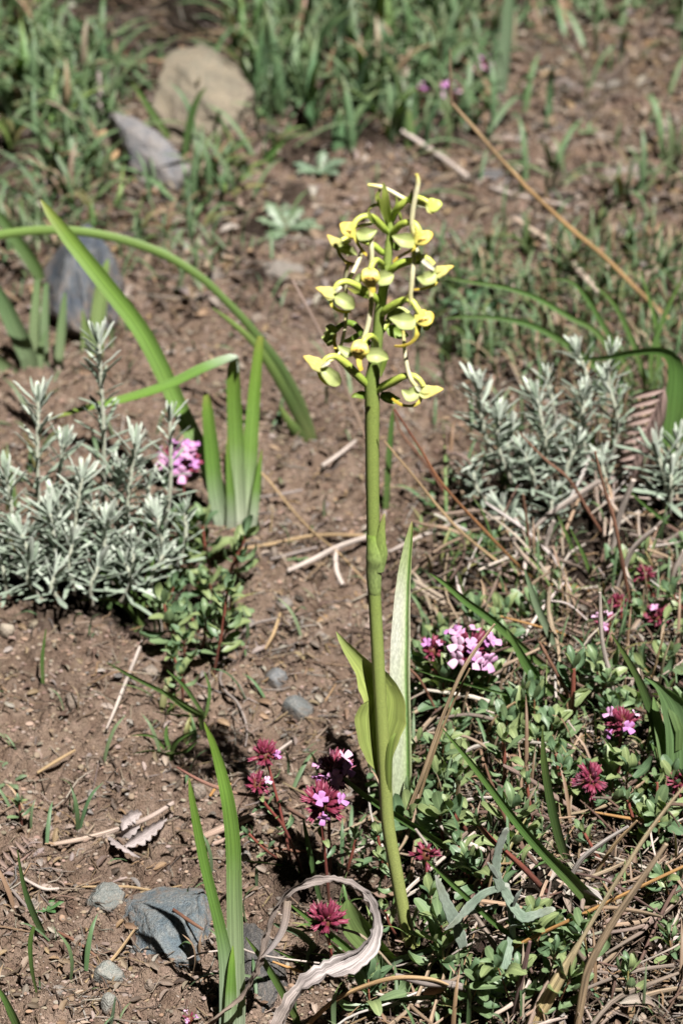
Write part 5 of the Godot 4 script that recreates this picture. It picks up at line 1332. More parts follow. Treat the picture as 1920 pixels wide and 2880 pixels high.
func build_litter() -> void:
	var straw: Array[Mesh] = []
	for k in 3:
		var b := MB.new()
		var ln := smooth_line(PackedVector3Array([Vector3(-0.5, 0, 0), Vector3(-0.2, 0.04 * k, 0.08 * k), Vector3(0.2, 0.02, -0.10 * k), Vector3(0.5, 0.05 * k, 0.06)]), PackedFloat32Array([0.06, 0.10, 0.09, 0.04]), 2)
		b.sweep(ln[0], ln[1], circle(5, 0.6), true, Vector3.ZERO, PackedFloat32Array(), cc([L(1, 1, 1)]))
		straw.append(b.mesh(M.dry))
	var flake := MB.new()
	var fl_ := smooth_line(PackedVector3Array([Vector3(-0.5, 0, 0), Vector3(-0.15, 0.1, 0), Vector3(0.2, 0.12, 0), Vector3(0.5, 0.02, 0.05)]), PackedFloat32Array([0.1, 0.45, 0.4, 0.05]), 3)
	flake.sweep(fl_[0], fl_[1], gutter(5, 0.5), false, Vector3.BACK, PackedFloat32Array(), cc([L(1, 1, 1)]))
	var flake_mesh := flake.mesh(M.straw)
	var grit := MB.new()
	grit.rock(Vector3.ZERO, Vector3(0.5, 0.38, 0.5), Basis.IDENTITY, L(1, 1, 1), L(0.85, 0.85, 0.85), n2, 0.3, [[Vector3(0.5, 0.8, 0.3).normalized(), 0.7], [Vector3(-0.7, 0.3, 0.5).normalized(), 0.75]], 6, 8)
	var grit_mesh := grit.mesh(M.grit)
	var bladeb := MB.new()
	var bl := smooth_line(PackedVector3Array([Vector3.ZERO, Vector3(0, 0.4, 0.04), Vector3(0, 0.75, 0.18), Vector3(0, 0.92, 0.42)]), PackedFloat32Array([0.07, 0.09, 0.07, 0.005]), 3)
	bladeb.sweep(bl[0], bl[1], gutter(3, 0.4), false, Vector3.RIGHT, PackedFloat32Array(), cc([L(1, 1, 1)]))
	var blade_mesh := bladeb.mesh(M.grass)
	var sp: Array = [[], [], []]
	var st: Array = [PackedColorArray(), PackedColorArray(), PackedColorArray()]
	for k in 3:
		var t0: Array[Transform3D] = []
		sp[k] = t0
	var fp: Array[Transform3D] = []
	var ft := PackedColorArray()
	var gp: Array[Transform3D] = []
	var gt := PackedColorArray()
	var tp: Array[Transform3D] = []
	var tt := PackedColorArray()
	var hues := [L(0.30, 0.23, 0.175), L(0.22, 0.155, 0.11), L(0.38, 0.32, 0.27), L(0.14, 0.095, 0.07), L(0.30, 0.21, 0.125), L(0.25, 0.21, 0.185), L(0.09, 0.065, 0.05)]
	for i in 360000:
		var x := rng.randf_range(-0.33, 0.33)
		var z := 0.17 - 1.12 * pow(rng.randf(), 1.1)
		var g := gnd(x, z)
		var p := to_px(g)
		if p.x < -900 or p.x > 2900 or p.y < -400 or p.y > 3700 or ((p.x < -120 or p.x > 2040 or p.y > 3000) and rng.randf() < 0.35):
			continue
		var cv := cover(p, x, z)
		var bk := bank(x, z)
		var soil_shade := painted_shade(x, z)
		var near := clampf((z + 1.0), 0.25, 1.0)
		var what := rng.randf()
		if what < 0.36 and rng.randf() < cv.y * (1.0 - 0.75 * soil_shade):
			var k := rng.randi() % 3
			var len_ := rng.randf_range(0.003, 0.011) * (1.0 if rng.randf() < 0.8 else 2.2) * (1.7 if p.y < 900 else 1.0)
			var bs := Basis(Vector3.UP, rng.randf_range(0, TAU)) * Basis(Vector3.BACK, rng.randf_range(-0.35, 0.35)) * Basis(Vector3.RIGHT, rng.randf_range(0, TAU))
			var thin := rng.randf_range(0.5, 1.1) * minf(1.0, 0.008 / len_)
			sp[k].append(Transform3D(bs.scaled_local(Vector3(len_, len_ * thin, len_ * thin)), g + Vector3(0, rng.randf_range(0.0002, 0.002) + bk * rng.randf_range(0, 0.007), 0)))
			st[k].append(vary(hues[rng.randi() % 7], 0.2))
		elif what < 0.45 and rng.randf() < cv.y * 0.7 * (1.0 - soil_shade):
			var s := rng.randf_range(0.002, 0.0055) * (1.9 if p.y < 900 else 1.0)
			var bs := Basis(Vector3.UP, rng.randf_range(0, TAU)) * Basis(Vector3.BACK, rng.randf_range(-0.7, 0.7)) * Basis(Vector3.RIGHT, rng.randf_range(-0.8, 0.8))
			fp.append(Transform3D(bs.scaled(Vector3.ONE * s), g + Vector3(0, 0.0008 + bk * rng.randf_range(0, 0.005), 0)))
			ft.append(vary(hues[rng.randi() % 7], 0.2))
		elif what < 0.62 and rng.randf() < 0.6 + 0.4 * bk:
			var s := rng.randf_range(0.0005, 0.0017) * (1.0 if rng.randf() < 0.96 else 1.9)
			var bs := Basis(Vector3(rng.randf(), 1, rng.randf()).normalized(), rng.randf_range(0, TAU)).scaled(Vector3(s * rng.randf_range(0.8, 1.6), s * rng.randf_range(0.5, 1.0), s))
			gp.append(Transform3D(bs, g + Vector3(0, s * 0.05, 0)))
			gt.append(vary(L(0.18, 0.132, 0.10).lerp(L(0.205, 0.17, 0.142), pow(rng.randf(), 2.0)), 0.25).lerp(L(0.03, 0.023, 0.018), maxf(bk * 0.8, soil_shade)))  # grit darkens on the bank and with the shade painted on the soil
		elif rng.randf() < cv.x * (1.0 - soil_shade):
			var h := rng.randf_range(0.006, 0.022) * (1.7 if p.y < 600 else 0.9) * (1.0 + 0.6 * bk * rng.randf())
			var bs := Basis(Vector3.UP, rng.randf_range(0, TAU)) * Basis(Vector3.RIGHT, rng.randf_range(-0.3, 0.9))
			tp.append(Transform3D(bs.scaled(Vector3(h * (1.1 - 0.6 * bk), h, h)), g))
			var tint: Color = L(0.085, 0.15, 0.065).lerp(L(0.14, 0.195, 0.10), rng.randf())
			if rng.randf() < 0.12 + 0.4 * bk:
				tint = L(0.34, 0.26, 0.18).lerp(L(0.2, 0.13, 0.08), rng.randf())
			tt.append(vary(tint, 0.2))
	for k in 3:
		var places: Array[Transform3D] = sp[k]
		scatter("litter", "short dry straw bits and stem fragments strewn over soil and bank", straw[k], places, st[k])
	scatter("leaf_litter", "tiny dry leaf flakes strewn over soil and bank", flake_mesh, fp, ft)
	scatter("gravel", "fine soil crumbs and grit over the bare patch", grit_mesh, gp, gt)
	scatter("grass", "short fine turf blades in the green patches", blade_mesh, tp, tt)
	print("straw %d flakes %d grit %d turf %d" % [sp[0].size() * 3, fp.size(), gp.size(), tp.size()])


# ---------------------------------------------------------------- dead things
const PALE := [Color(0.60, 0.52, 0.47), Color(0.54, 0.46, 0.41)]
const TAN := [Color(0.46, 0.33, 0.19), Color(0.40, 0.28, 0.16)]
const ORANGE := [Color(0.46, 0.24, 0.08), Color(0.50, 0.29, 0.12)]
const BROWN := [Color(0.20, 0.09, 0.06), Color(0.26, 0.15, 0.10)]
const GREY := [Color(0.26, 0.22, 0.20), Color(0.33, 0.28, 0.26)]

# a stalk that stands free: control points in the upright plane through its foot
func standing(called: String, label: String, category: String, bx: float, by: float, lean: float, spec: Array, cols: Array, knots := 0) -> void:
	stalk(called, label, category, line(spec, G(bx, by), lean, 6), cols, "", 0.8, knots)


func build_dead() -> void:
	var S := "dead stalk"
	standing("dead_stalk", "long bent orange stalk leaning across the far bare soil", S, 1930, 935, -4, [1935, 935, 0, 12, 1870, 890, 0, 13, 1790, 815, 0, 13, 1700, 725, 0, 13, 1600, 640, 0, 12, 1480, 528, 0, 12, 1460, 505, 0, 13, 1400, 440, 0, 11, 1340, 370, 0, 12, 1278, 300, 0, 11, 1268, 285, 0, 12, 1266, 210, 0, 9, 1265, 138, 0, 4], [L(0.44, 0.29, 0.15), L(0.46, 0.29, 0.13), L(0.40, 0.28, 0.16), L(0.36, 0.27, 0.19)], 0)
	for q in [
		["blurred grey-tan stalk lying in the far soil left of the orange stalk", [1130, 368, 6, 13, 1180, 400, 6, 14, 1250, 448, 5, 14, 1330, 505, 3, 14, 1420, 540, 2, 10, 1600, 580, 2, 7], PALE],
		["pale straw ending in a papery sheath right of the flower spike", [1445, 614, 8, 13, 1500, 650, 8, 14, 1560, 690, 7, 17, 1620, 755, 6, 22, 1682, 822, 5, 12], [L(0.5, 0.38, 0.29), L(0.56, 0.46, 0.38)]],
		["orange dead stem lying across soil left of the sheath", [676, 1544, 3, 10, 775, 1528, 3, 11, 887, 1506, 4, 12, 999, 1506, 4, 11, 1060, 1510, 4, 8], TAN],
		["bleached forked twig lying beside the sheath", [808, 1606, 2, 14, 887, 1570, 4, 16, 951, 1538, 5, 16, 1030, 1510, 5, 15, 1075, 1495, 5, 12], PALE],
		["short bleached twig joining the forked one from below", [964, 1645, 1, 14, 948, 1611, 2, 14, 943, 1575, 4, 15, 946, 1545, 5, 12], PALE],
		["dull short stick parallel to the bleached forked twig", [759, 1573, 2, 9, 823, 1557, 2, 11, 890, 1540, 2, 9], GREY],
		["thin straw slanting from iris base to the sheath", [700, 1310, 6, 6, 745, 1340, 7, 8, 823, 1436, 6, 8, 887, 1503, 6, 7, 951, 1554, 5, 7, 1030, 1640, 3, 6], TAN],
		["grey-brown root looping over the bare soil", [790, 1738, 1, 7, 709, 1758, 3, 9, 648, 1819, 3, 10, 620, 1901, 2, 10, 633, 1942, 2, 10, 668, 1977, 2, 9, 694, 2044, 2, 8, 690, 2100, 1, 6], GREY],
		["straw leaning over the looping root", [788, 1726, 5, 10, 770, 1780, 4, 12, 745, 1826, 2, 8], TAN],
		["pale grey stick across the soil below the small grass tuft", [400, 1805, 4, 11, 357, 1911, 3, 13, 330, 1980, 2, 12, 300, 2050, 2, 8], PALE],
		["stick lying below the large blue-grey stone", [240, 2764, 1, 9, 316, 2698, 3, 11, 378, 2616, 3, 8], TAN],
		["dark twig resting on the large blue-grey stone", [488, 2558, 12, 10, 530, 2588, 12, 12, 570, 2614, 11, 9], BROWN],
		["thin curved straw above the large blue-grey stone", [214, 2494, 1, 6, 357, 2494, 2, 8, 434, 2504, 2, 7, 512, 2490, 2, 5], TAN],
		["short stick near the withered blades", [163, 2621, 2, 9, 214, 2647, 2, 9, 272, 2690, 2, 7], BROWN],
		["pale straw right of the dull withered blade", [66, 2470, 2, 9, 122, 2499, 2, 11, 166, 2499, 2, 8], PALE],
		["stick leading from the left edge towards the withered blades", [-10, 2445, 2, 8, 66, 2540, 2, 9, 120, 2590, 2, 7], GREY],
		["thin tan stick in soil above the withered serrate leaf", [105, 2174, 2, 9, 160, 2140, 2, 11, 212, 2110, 2, 8], TAN],
		["pinkish stick behind the young iris blades", [560, 2358, 3, 20, 640, 2325, 4, 26, 716, 2292, 3, 22], [L(0.44, 0.31, 0.24), L(0.42, 0.32, 0.27)]],
		["second pinkish stick below the first behind the young iris", [540, 2390, 2, 12, 610, 2370, 3, 14, 690, 2340, 2, 10], [L(0.44, 0.31, 0.24), L(0.4, 0.3, 0.25)]],
		["orange rootlet arching in soil behind the young iris", [590, 2240, 2, 9, 610, 2215, 3, 10, 650, 2205, 3, 8], ORANGE],
		["stick in the soil left of the largest crimson heads", [700, 2180, 2, 9, 760, 2130, 4, 12, 820, 2085, 4, 9], PALE],
		["pale twig level between the stem and iris clump", [720, 1400, 2, 8, 790, 1390, 3, 10, 850, 1378, 3, 8], GREY],
		["pale short straw behind the stem above mid height", [905, 1310, 3, 12, 950, 1280, 4, 13, 1000, 1240, 4, 10], PALE],
		["tan fibrous strands bunched at the far left litter", [255, 385, 5, 16, 310, 370, 6, 20, 380, 372, 5, 18, 430, 380, 4, 10], TAN],
		["thick tan litter stem left of the grey squarish stone", [310, 450, 4, 20, 360, 410, 6, 18, 430, 388, 6, 12], [L(0.46, 0.3, 0.16), L(0.5, 0.36, 0.22)]],
		["pale broken straw at the far left", [22, 252, 6, 20, 70, 250, 7, 22, 120, 252, 6, 20], [L(0.46, 0.34, 0.22), L(0.5, 0.4, 0.28)]],
		["grey upright stick among far left grass", [288, 375, 2, 16, 284, 300, 8, 18, 278, 195, 14, 14], GREY]]:
		stalk("dead_stalk", q[0], S, lying(q[1], 5), q[2], "", 0.8)
	for q in [
		["thick bleached stem slanting below the silver shoot at the right edge", 1712, 1600, [1712, 1600, 0, 16, 1737, 1467, 4, 19, 1760, 1400, 6, 19, 1780, 1350, 8, 16], PALE],
		["bleached stem slanting further right below the first thick one", 1722, 1690, [1722, 1690, 0, 14, 1768, 1564, 4, 17, 1800, 1520, 6, 17, 1842, 1486, 8, 14], PALE],
		["bleached split stalk lying over the dark gap under the right silver shrub", 1490, 1500, [1490, 1496, 4, 10, 1540, 1450, 5, 16, 1605, 1406, 6, 19, 1685, 1352, 7, 16], PALE],
		["knobbly pale stem in front of the dark gap", 1508, 1600, [1508, 1600, 0, 14, 1528, 1554, 2, 12, 1540, 1510, 3, 14, 1556, 1465, 4, 11], PALE],
		["dark red-brown knotted twig rising past the bleached stems", 1776, 1725, [1776, 1725, 4, 9, 1753, 1605, 8, 11, 1727, 1467, 9, 11, 1700, 1380, 9, 9, 1672, 1270, 9, 6], BROWN],
		["thin brown twig left of the knotted one", 1700, 1510, [1700, 1510, 2, 7, 1656, 1442, 5, 9, 1600, 1350, 6, 8, 1530, 1290, 7, 7, 1462, 1220, 7, 4], BROWN],
		["thin brown bare twig standing between silver shrub and dark gap", 1490, 1590, [1490, 1590, 0, 8, 1482, 1480, 3, 8, 1470, 1390, 4, 7], BROWN],
		["pale grey jointed stem dropping to the lilac thyme", 1740, 2000, [1740, 2000, 3, 10, 1712, 1891, 6, 13, 1691, 1794, 7, 13, 1686, 1666, 8, 9], PALE],
		["long straw leaning past the large pink cluster to the strap leaf", 1110, 2375, [1106, 2380, 4, 14, 1130, 2325, 5, 14, 1180, 2200, 7, 13, 1217, 2095, 8, 14, 1253, 1993, 9, 12, 1309, 1870, 10, 13, 1390, 1755, 10, 7], [L(0.5, 0.36, 0.22), L(0.54, 0.4, 0.26)]],
		["second straw running close beside the long leaning straw", 1140, 2330, [1150, 2330, 1, 9, 1225, 2100, 4, 9, 1270, 1985, 5, 8, 1320, 1880, 6, 6], TAN],
		["brown knotted twig crossing the cupped thyme leaves", 1640, 2050, [1640, 2050, 3, 8, 1579, 1921, 8, 11, 1540, 1850, 8, 10, 1516, 1805, 8, 7], BROWN],
		["thin brown twig from the strap leaf down into the bank", 1240, 2030, [1240, 2030, 3, 7, 1186, 1921, 6, 8, 1150, 1880, 6, 8, 1112, 1838, 6, 4], BROWN],
		["thin orange stem level above the large thyme shoot", 1640, 1800, [1640, 1802, 4, 6, 1554, 1773, 6, 8, 1405, 1733, 7, 6], ORANGE],
		["long red-brown stem from the flower spike down to the bank", 1560, 1650, [1565, 1652, 2, 7, 1480, 1610, 6, 9, 1360, 1490, 10, 9, 1242, 1360, 12, 9, 1180, 1260, 12, 7, 1108, 1150, 12, 5], [L(0.3, 0.17, 0.07), L(0.27, 0.13, 0.06), L(0.24, 0.09, 0.06)]],
		["grey-orange thin stem nearly parallel to the long red-brown stem", 1450, 1620, [1450, 1620, 1, 8, 1309, 1508, 5, 10, 1237, 1432, 6, 9, 1171, 1350, 7, 8, 1080, 1240, 7, 5], TAN],
		["orange stem ending in a joint on the bank", 1655, 1660, [1655, 1660, 4, 7, 1560, 1645, 7, 10, 1477, 1682, 8, 9, 1416, 1735, 9, 6], ORANGE],
		["short pale broken straw above the orange joint", 1560, 1645, [1558, 1642, 5, 8, 1487, 1580, 9, 14, 1444, 1526, 10, 8], [L(0.5, 0.38, 0.3), L(0.52, 0.42, 0.34)]],
		["pale thick stick end at the right edge", 1880, 1650, [1878, 1652, 2, 16, 1900, 1600, 4, 22, 1925, 1550, 5, 20], PALE],
		["straw standing left of the dark green curving blade", 1829, 1920, [1828, 1922, 2, 7, 1848, 1850, 5, 9, 1866, 1780, 6, 5], TAN],
		["arched straw at the foot of the large thyme shoot", 1340, 2100, [1340, 2100, 3, 9, 1400, 2013, 6, 12, 1448, 1975, 7, 8], TAN],
		["bright straw leaning from the right edge to the lower edge", 1497, 2880, [1490, 2890, 4, 40, 1530, 2825, 5, 44, 1564, 2764, 6, 40, 1612, 2680, 7, 22, 1640, 2632, 8, 13, 1707, 2520, 10, 13, 1798, 2376, 12, 13, 1875, 2270, 13, 11, 1925, 2208, 13, 7], [L(0.66, 0.50, 0.24), L(0.72, 0.60, 0.38), L(0.66, 0.52, 0.34)]],
		["broad tan flattened straw right of the bright one", 1625, 2880, [1622, 2890, 2, 24, 1640, 2780, 4, 26, 1658, 2713, 5, 26, 1712, 2611, 6, 24, 1778, 2510, 8, 22, 1872, 2374, 9, 14], [L(0.44, 0.32, 0.2), L(0.46, 0.35, 0.24)]],
		["long thin orange stem crossing both straws", 1350, 2722, [1340, 2724, 6, 9, 1487, 2642, 10, 12, 1640, 2570, 13, 12, 1778, 2504, 14, 12, 1935, 2430, 14, 10], ORANGE],
		["orange stem above the white twig at the right", 1900, 2330, [1925, 2320, 5, 9, 1790, 2305, 8, 11, 1668, 2284, 9, 6], ORANGE],
		["white weathered twig above the dark gap at lower right", 1590, 2500, [1588, 2498, 3, 15, 1630, 2422, 6, 17, 1691, 2371, 8, 16, 1765, 2324, 9, 10], [L(0.48, 0.43, 0.4), L(0.5, 0.45, 0.42)]],
		["brown twig beside the white weathered twig", 1666, 2475, [1664, 2476, 3, 11, 1722, 2382, 6, 13, 1790, 2308, 8, 8], TAN],
		["hairy purplish stem standing below the orange stem", 1446, 2850, [1444, 2852, 6, 18, 1472, 2728, 11, 17, 1489, 2648, 13, 10], [L(0.24, 0.17, 0.15), L(0.3, 0.18, 0.17)]],
		["weathered grey branch at the lower edge", 1360, 2800, [1375, 2800, 6, 20, 1273, 2770, 10, 24, 1196, 2764, 12, 24, 1110, 2742, 12, 14], GREY],
		["pale thin twig right of the strap leaf foot", 1232, 2470, [1234, 2472, 2, 8, 1212, 2397, 5, 11, 1168, 2332, 6, 8], PALE],
		["brown knotted twig between the green blades", 1470, 2410, [1470, 2412, 2, 9, 1426, 2315, 6, 11, 1395, 2244, 7, 11, 1362, 2148, 8, 7], BROWN],
		["dark thin stem level behind the orchid stem and strap leaf", 1340, 2170, [1340, 2170, 3, 7, 1222, 2193, 5, 9, 1110, 2212, 5, 7], BROWN],
		["tan bent stalk along the lower edge right of the dead leaf", 866, 2885, [858, 2890, 4, 14, 924, 2827, 8, 16, 991, 2787, 10, 16, 1103, 2751, 12, 16, 1205, 2753, 12, 14, 1260, 2770, 12, 8], [L(0.46, 0.29, 0.13), L(0.48, 0.34, 0.2)]],
		["thin pale straw arching right of the dead leaf loop", 1122, 2745, [1122, 2746, 6, 7, 1071, 2684, 12, 9, 1013, 2630, 14, 9, 946, 2610, 14, 6], [L(0.5, 0.4, 0.28), L(0.52, 0.42, 0.32)]],
		["thin orange straw inside the foot of the dead leaf loop", 895, 2750, [895, 2750, 3, 7, 830, 2728, 5, 9, 766, 2704, 5, 6], ORANGE],
		["thin wiry tendril crossing the young iris base", 924, 2712, [924, 2712, 4, 5, 745, 2688, 10, 6, 665, 2662, 12, 6, 605, 2642, 12, 4], PALE],
		["second wiry tendril left of the young iris base", 655, 2670, [655, 2670, 10, 5, 571, 2680, 10, 6, 525, 2698, 10, 4], PALE],
		["bent red-brown twig reaching left across the young iris to the crimson heads", 850, 2295, [856, 2300, 2, 10, 768, 2251, 8, 10, 710, 2238, 10, 10, 643, 2226, 11, 11, 567, 2197, 12, 10, 498, 2158, 12, 6], [L(0.2, 0.12, 0.09), L(0.34, 0.22, 0.16), L(0.24, 0.10, 0.08)]],
		["lower red-brown twig level towards the dark red thyme tip", 895, 2400, [895, 2398, 1, 9, 812, 2391, 5, 9, 750, 2380, 6, 9, 698, 2352, 7, 7], BROWN],
		["thin pinkish straw slanting behind the flower spike", 1035, 1250, [1035, 1250, -4, 8, 1005, 1174, -4, 8, 948, 1034, -4, 9, 900, 935, -4, 9, 823, 788, -4, 7], [L(0.42, 0.3, 0.22), L(0.44, 0.33, 0.28)]],
		["thin red stem right of the stem under the lower right flower", 1290, 1450, [1290, 1450, 0, 7, 1200, 1310, 0, 8, 1130, 1220, 0, 7, 1105, 1150, 0, 5], BROWN]]:
		standing("dead_stalk", q[0], S, q[1], q[2], 4, q[3], q[4], 7 if "knot" in q[0] or "knob" in q[0] or "joint" in q[0] else 0)
	# the dead leaf that curls into a loop
	var B := G(640, 2915)
	var o := thing("curled_leaf", "dead grey leaf curled into a tall loop beside the orchid base", "dead leaf", B)
	var dead := [L(0.42, 0.33, 0.26), L(0.36, 0.29, 0.25), L(0.30, 0.25, 0.225), L(0.33, 0.28, 0.26), L(0.38, 0.34, 0.33), L(0.43, 0.38, 0.37), L(0.44, 0.37, 0.33)]
	var loop := [575, 2895, 8, 20, 610, 2855, 9, 26, 678, 2796, 10, 30, 712, 2735, 10, 32, 728, 2690, 10, 26, 745, 2625, 9, 24, 768, 2560, 8, 22, 805, 2510, 7, 26, 862, 2482, 5, 26, 920, 2475, 2, 22, 968, 2484, -1, 26, 1008, 2505, -3, 30, 1040, 2540, -4, 30, 1054, 2595, -3, 34, 1044, 2645, 0, 44, 1010, 2690, 4, 58, 950, 2725, 8, 62, 890, 2755, 11, 58, 840, 2800, 13, 56, 808, 2850, 14, 52, 785, 2905, 14, 50]
	var ll := line(loop, B, 4, 5)
	var tw := PackedFloat32Array()
	var lw: PackedFloat32Array = ll[1]
	for i in ll[0].size():
		var f: float = float(i) / ll[0].size()
		tw.append(0.9 * sin(f * 9.0) * sm(0.0, 0.1, f) + 0.4 * sin(f * 23.0) + 0.5 * n4.get_noise_2d(i * 0.8, 3.0))
		lw[i] *= 1.0 + 0.35 * n4.get_noise_2d(i * 1.3, 40.0)
	var crumpled := PackedVector2Array()
	for i in 13:
		var x := i / 6.0 - 1.0
		crumpled.append(Vector2(x * (0.9 + 0.1 * cos(i * 2.1)), 0.75 * x * x + 0.16 * sin(i * 2.6) - 0.06 * cos(i * 4.1)))
	var b := MB.new()
	var shade := PackedColorArray()
	for i in 13:
		shade.append(Color(1, 1, 1) * (0.82 + 0.3 * absf(sin(i * 1.7))))
	b.sweep(ll[0], lw, crumpled, false, Vector3.ZERO, tw, cc(dead), shade)
	part(o, "blade", b, M.straw)
	blade(o, "inner_strip", line([806, 2532, 6, 26, 800, 2580, 8, 26, 788, 2620, 10, 24, 762, 2660, 11, 20, 735, 2690, 11, 10], B, 4, 5), gutter(7, 0.8), false, Vector3.ZERO, dead, M.straw)
	# the dry leaf with toothed leaflets on a pale stalk
	B = G(300, 2345)
	o = thing("withered_leaf", "withered grey serrate leaf on a pale stalk lying on bare soil", "dead leaf", B)
	var rach := lying([136, 2377, 2, 12, 220, 2362, 3, 16, 306, 2341, 4, 17, 408, 2305, 5, 16, 488, 2258, 4, 12], 5)
	blade(o, "stalk", rach, circle(7, 0.8), true, Vector3.ZERO, [L(0.5, 0.38, 0.3), L(0.46, 0.37, 0.33)], M.dry)
	for q in [[306, 2350, 5, 10, 335, 2372, 6, 44, 360, 2390, 6, 30, 395, 2412, 3, 5], [345, 2335, 6, 12, 352, 2310, 7, 40, 372, 2294, 7, 44, 398, 2286, 5, 8], [352, 2378, 6, 16, 395, 2352, 8, 52, 430, 2328, 8, 40, 470, 2302, 5, 4], [325, 2350, 5, 14, 360, 2340, 7, 40, 392, 2322, 7, 8]]:
		var ln := lying(q, 6)
		var W: PackedFloat32Array = ln[1]
		for k in W.size() - 1:
			W[k] *= 1.0 if k % 3 != 1 else 0.62
		ln[1] = W
		blade(o, "leaflet", ln, gutter(7, 0.5, 0.1), false, Vector3.ZERO, [L(0.42, 0.36, 0.35), L(0.44, 0.38, 0.37)], M.straw)
	# the fern-like dry leaf on the right
	B = G(1800, 1330)
	o = thing("withered_leaf", "dry pinkish fern-like leaf hanging beside the broad green blade", "dead leaf", B)
	blade(o, "midrib", line([1868, 1090, 6, 8, 1838, 1160, 7, 10, 1805, 1235, 8, 9, 1775, 1320, 8, 4], B, 6, 6), circle(6), true, Vector3.ZERO, [L(0.3, 0.2, 0.18), L(0.36, 0.26, 0.23)], M.dry)
	for i in 9:
		var f := i / 8.0
		var cx := lerpf(1866, 1780, f)
		var cy := lerpf(1095, 1305, f)
		for s in [-1, 1]:
			var ex := cx + (-92.0 if s < 0 else -6.0) * (1.0 - 0.45 * f)
			var ey := cy + (22.0 if s < 0 else 105.0) * (1.0 - 0.45 * f)
			blade(o, "leaflet", line([cx, cy, 7, 6, lerpf(cx, ex, 0.35), lerpf(cy, ey, 0.3), 8, 20, lerpf(cx, ex, 0.75), lerpf(cy, ey, 0.7), 7, 17, ex, ey, 5, 3], B, 6, 4), gutter(5, 0.6), false, Vector3.ZERO, [L(0.36, 0.25, 0.22), L(0.44, 0.33, 0.29)], M.straw)
	B = G(40, 2440)
	o = thing("withered_leaf", "faded fern-like leaf pressed on the soil at the left edge", "dead leaf", B)
	blade(o, "midrib", lying([100, 2385, 2, 6, 50, 2430, 2, 8, -20, 2480, 2, 7], 5), circle(6), true, Vector3.ZERO, [L(0.3, 0.2, 0.17)], M.dry)
	for i in 7:
		var f := i / 6.0
		var cx := lerpf(95, -10, f)
		var cy := lerpf(2388, 2475, f)
		for s in [-1, 1]:
			blade(o, "leaflet", lying([cx, cy, 2, 4, cx - 16, cy + s * 14 - 5, 3, 13, cx - 34, cy + s * 30 - 8, 1.5, 2], 4), gutter(5, 0.5), false, Vector3.ZERO, [L(0.34, 0.24, 0.2), L(0.38, 0.28, 0.24)], M.straw)
	# the dry grass seed head
	B = G(1270, 1720)
	o = thing("seed_head", "dry tan grass seed head between the strap leaf and the slanting green blade", "seed head", B)
	blade(o, "stalk", line([1290, 1760, 2, 6, 1272, 1712, 5, 7, 1255, 1690, 6, 6], B, 6, 4), circle(5), true, Vector3.ZERO, TAN, M.dry)
	for i in 12:
		var f := i / 11.0
		var cx := lerpf(1262, 1190, f)
		var cy := lerpf(1698, 1655, f)
		var s := 1.0 if i % 2 == 0 else -1.0
		blade(o, "husk", line([cx, cy, 6, 3, cx - 14, cy - 8 + s * 6, 7, 13, cx - 30, cy - 18 + s * 10, 7, 2], B, 6, 4), lens(7, 0.5), true, Vector3.ZERO, [L(0.36, 0.27, 0.2), L(0.5, 0.42, 0.34)], M.dry)
	# the grey stem with its brown bud
	B = G(1600, 2700)
	o = thing("budded_stalk", "grey-green stem ending in a brown pointed bud at the lower edge", "budded stem", B)
	blade(o, "stem", line([1691, 2621, 4, 8, 1543, 2667, 8, 11, 1477, 2708, 10, 11, 1339, 2728, 14, 11, 1260, 2764, 16, 12], B, 4, 6), circle(7), true, Vector3.ZERO, [L(0.2, 0.2, 0.15), L(0.2, 0.15, 0.11)], M.wool)
	blade(o, "bud", line([1262, 2762, 16, 14, 1240, 2772, 16, 40, 1215, 2784, 16, 34, 1188, 2796, 16, 4], B, 4, 5), circle(9, 0.8), true, Vector3.ZERO, [L(0.16, 0.16, 0.1), L(0.34, 0.19, 0.1), L(0.46, 0.28, 0.17)], M.dry)
	blade(o, "leaf", line([1500, 2700, 9, 12, 1520, 2680, 10, 26, 1560, 2655, 10, 20, 1610, 2630, 9, 3], B, 4, 5), gutter(7, 0.5), false, Vector3.ZERO, [L(0.12, 0.18, 0.1)], M.leaf)
	# the tangle of dead stems over the bank
	var count := 0
	var tries := 0
	while count < 290 and tries < 6000:
		tries += 1
		var x := rng.randf_range(0.0, 0.2)
		var z := rng.randf_range(-0.42, 0.08)
		var p := to_px(Vector3(x, land(x, z), z))
		if bank(x, z) < 0.3 or p.x > 2020 or p.y > 2980 or p.y < 1330:
			continue
		var heap := p.x > 1500 and p.y > 2380
		if not heap and rng.randf() < 0.25:
			continue
		if absf(p.x - 1530) < 70 and absf(p.y - 2530) < 70:
			continue
		var a := rng.randf_range(0, TAU)
		var len_ := rng.randf_range(0.012, 0.045) * (1.6 if rng.randf() < 0.25 else 1.0)
		var P := PackedVector3Array()
		var bend := rng.randf_range(-0.5, 0.5)
		var h0 := rng.randf_range(0.001, 0.011)
		var h1 := rng.randf_range(0.002, 0.020)
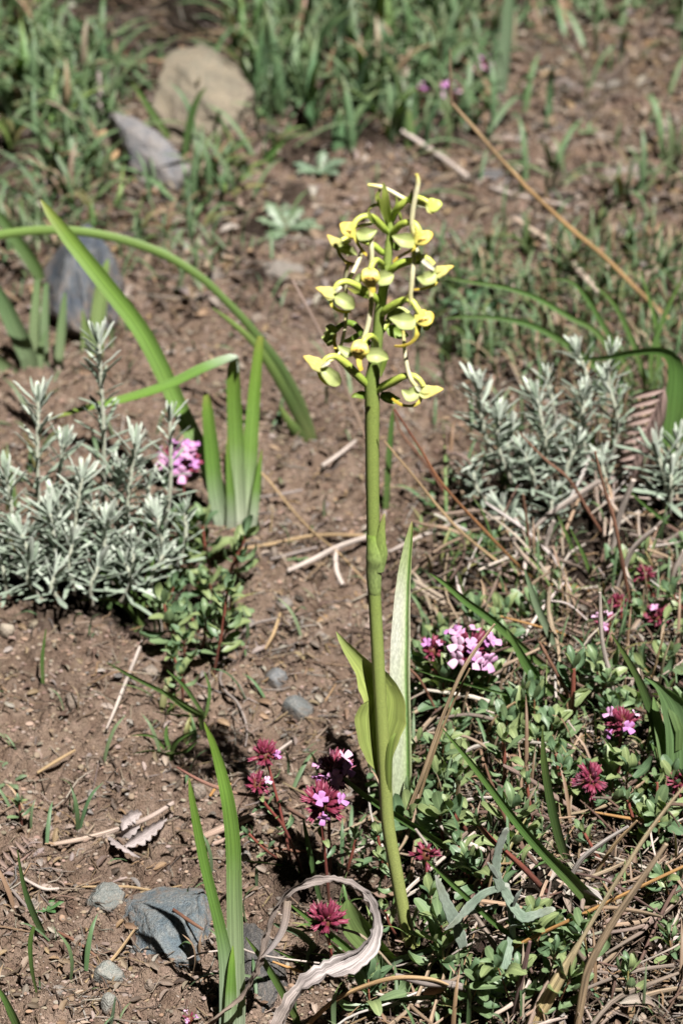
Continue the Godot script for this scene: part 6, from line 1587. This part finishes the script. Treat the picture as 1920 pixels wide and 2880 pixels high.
		for k in 4:
			var f := k / 3.0 - 0.5
			var d := Vector3(cos(a + bend * f), 0, sin(a + bend * f))
			var q := Vector3(x, 0, z) + d * len_ * f * 1.0
			q.y = land(q.x, q.z) + lerpf(h0, h1, k / 3.0)
			P.append(q)
		var w := rng.randf_range(0.0006, 0.0017)
		var ci := rng.randi() % 5
		var c: Color = [L(0.50, 0.42, 0.36), L(0.38, 0.28, 0.2), L(0.26, 0.2, 0.165), L(0.15, 0.095, 0.075), L(0.58, 0.51, 0.46)][ci]
		stalk("dead_twig", spot(("long " if len_ > 0.026 else "short ") + ["pale", "tan", "grey", "dark brown", "bleached"][ci] + " dead twig in the tangle", p), "dead twig", smooth_line(P, PackedFloat32Array([w * 0.8, w, w, w * 0.6]), 3), [vary(c, 0.15), vary(c, 0.15)], "dead stems tangled over the bank", 0.8, 4 if rng.randf() < 0.4 else 0)
		count += 1
	for i in 26:
		var px := rng.randf_range(1480, 1930)
		var py := rng.randf_range(2480, 2890)
		var g := G(px, py) + Vector3(0, rng.randf_range(0.002, 0.008), 0)
		var a := rng.randf_range(0, TAU)
		var d := Vector3(cos(a), rng.randf_range(-0.2, 0.5), sin(a))
		var l := rng.randf_range(0.006, 0.013)
		var ln := smooth_line(PackedVector3Array([g - d * l * 0.5, g - d * l * 0.15 + Vector3(0, l * 0.15, 0), g + d * l * 0.2 + Vector3(0, l * 0.1, 0), g + d * l * 0.5]), PackedFloat32Array([l * 0.08, l * 0.34, l * 0.3, l * 0.04]), 4)
		var bb := MB.new()
		bb.sweep(ln[0], ln[1], gutter(7, 0.9), false, Vector3(-d.z, 0.4, d.x), PackedFloat32Array(), cc([vary(L(0.34, 0.28, 0.24), 0.25), vary(L(0.42, 0.36, 0.32), 0.2)]))
		var dl := MeshInstance3D.new()
		dl.name = numbered("dead_leaf")
		dl.mesh = bb.mesh(M.straw, g)
		dl.position = g
		add_child(dl)
		tag(dl, spot(("large " if l > 0.0105 else "small " if l < 0.008 else "") + "crumpled dead leaf", Vector2(px, py)), "dead leaf", "crumpled leaves in the withered heap")
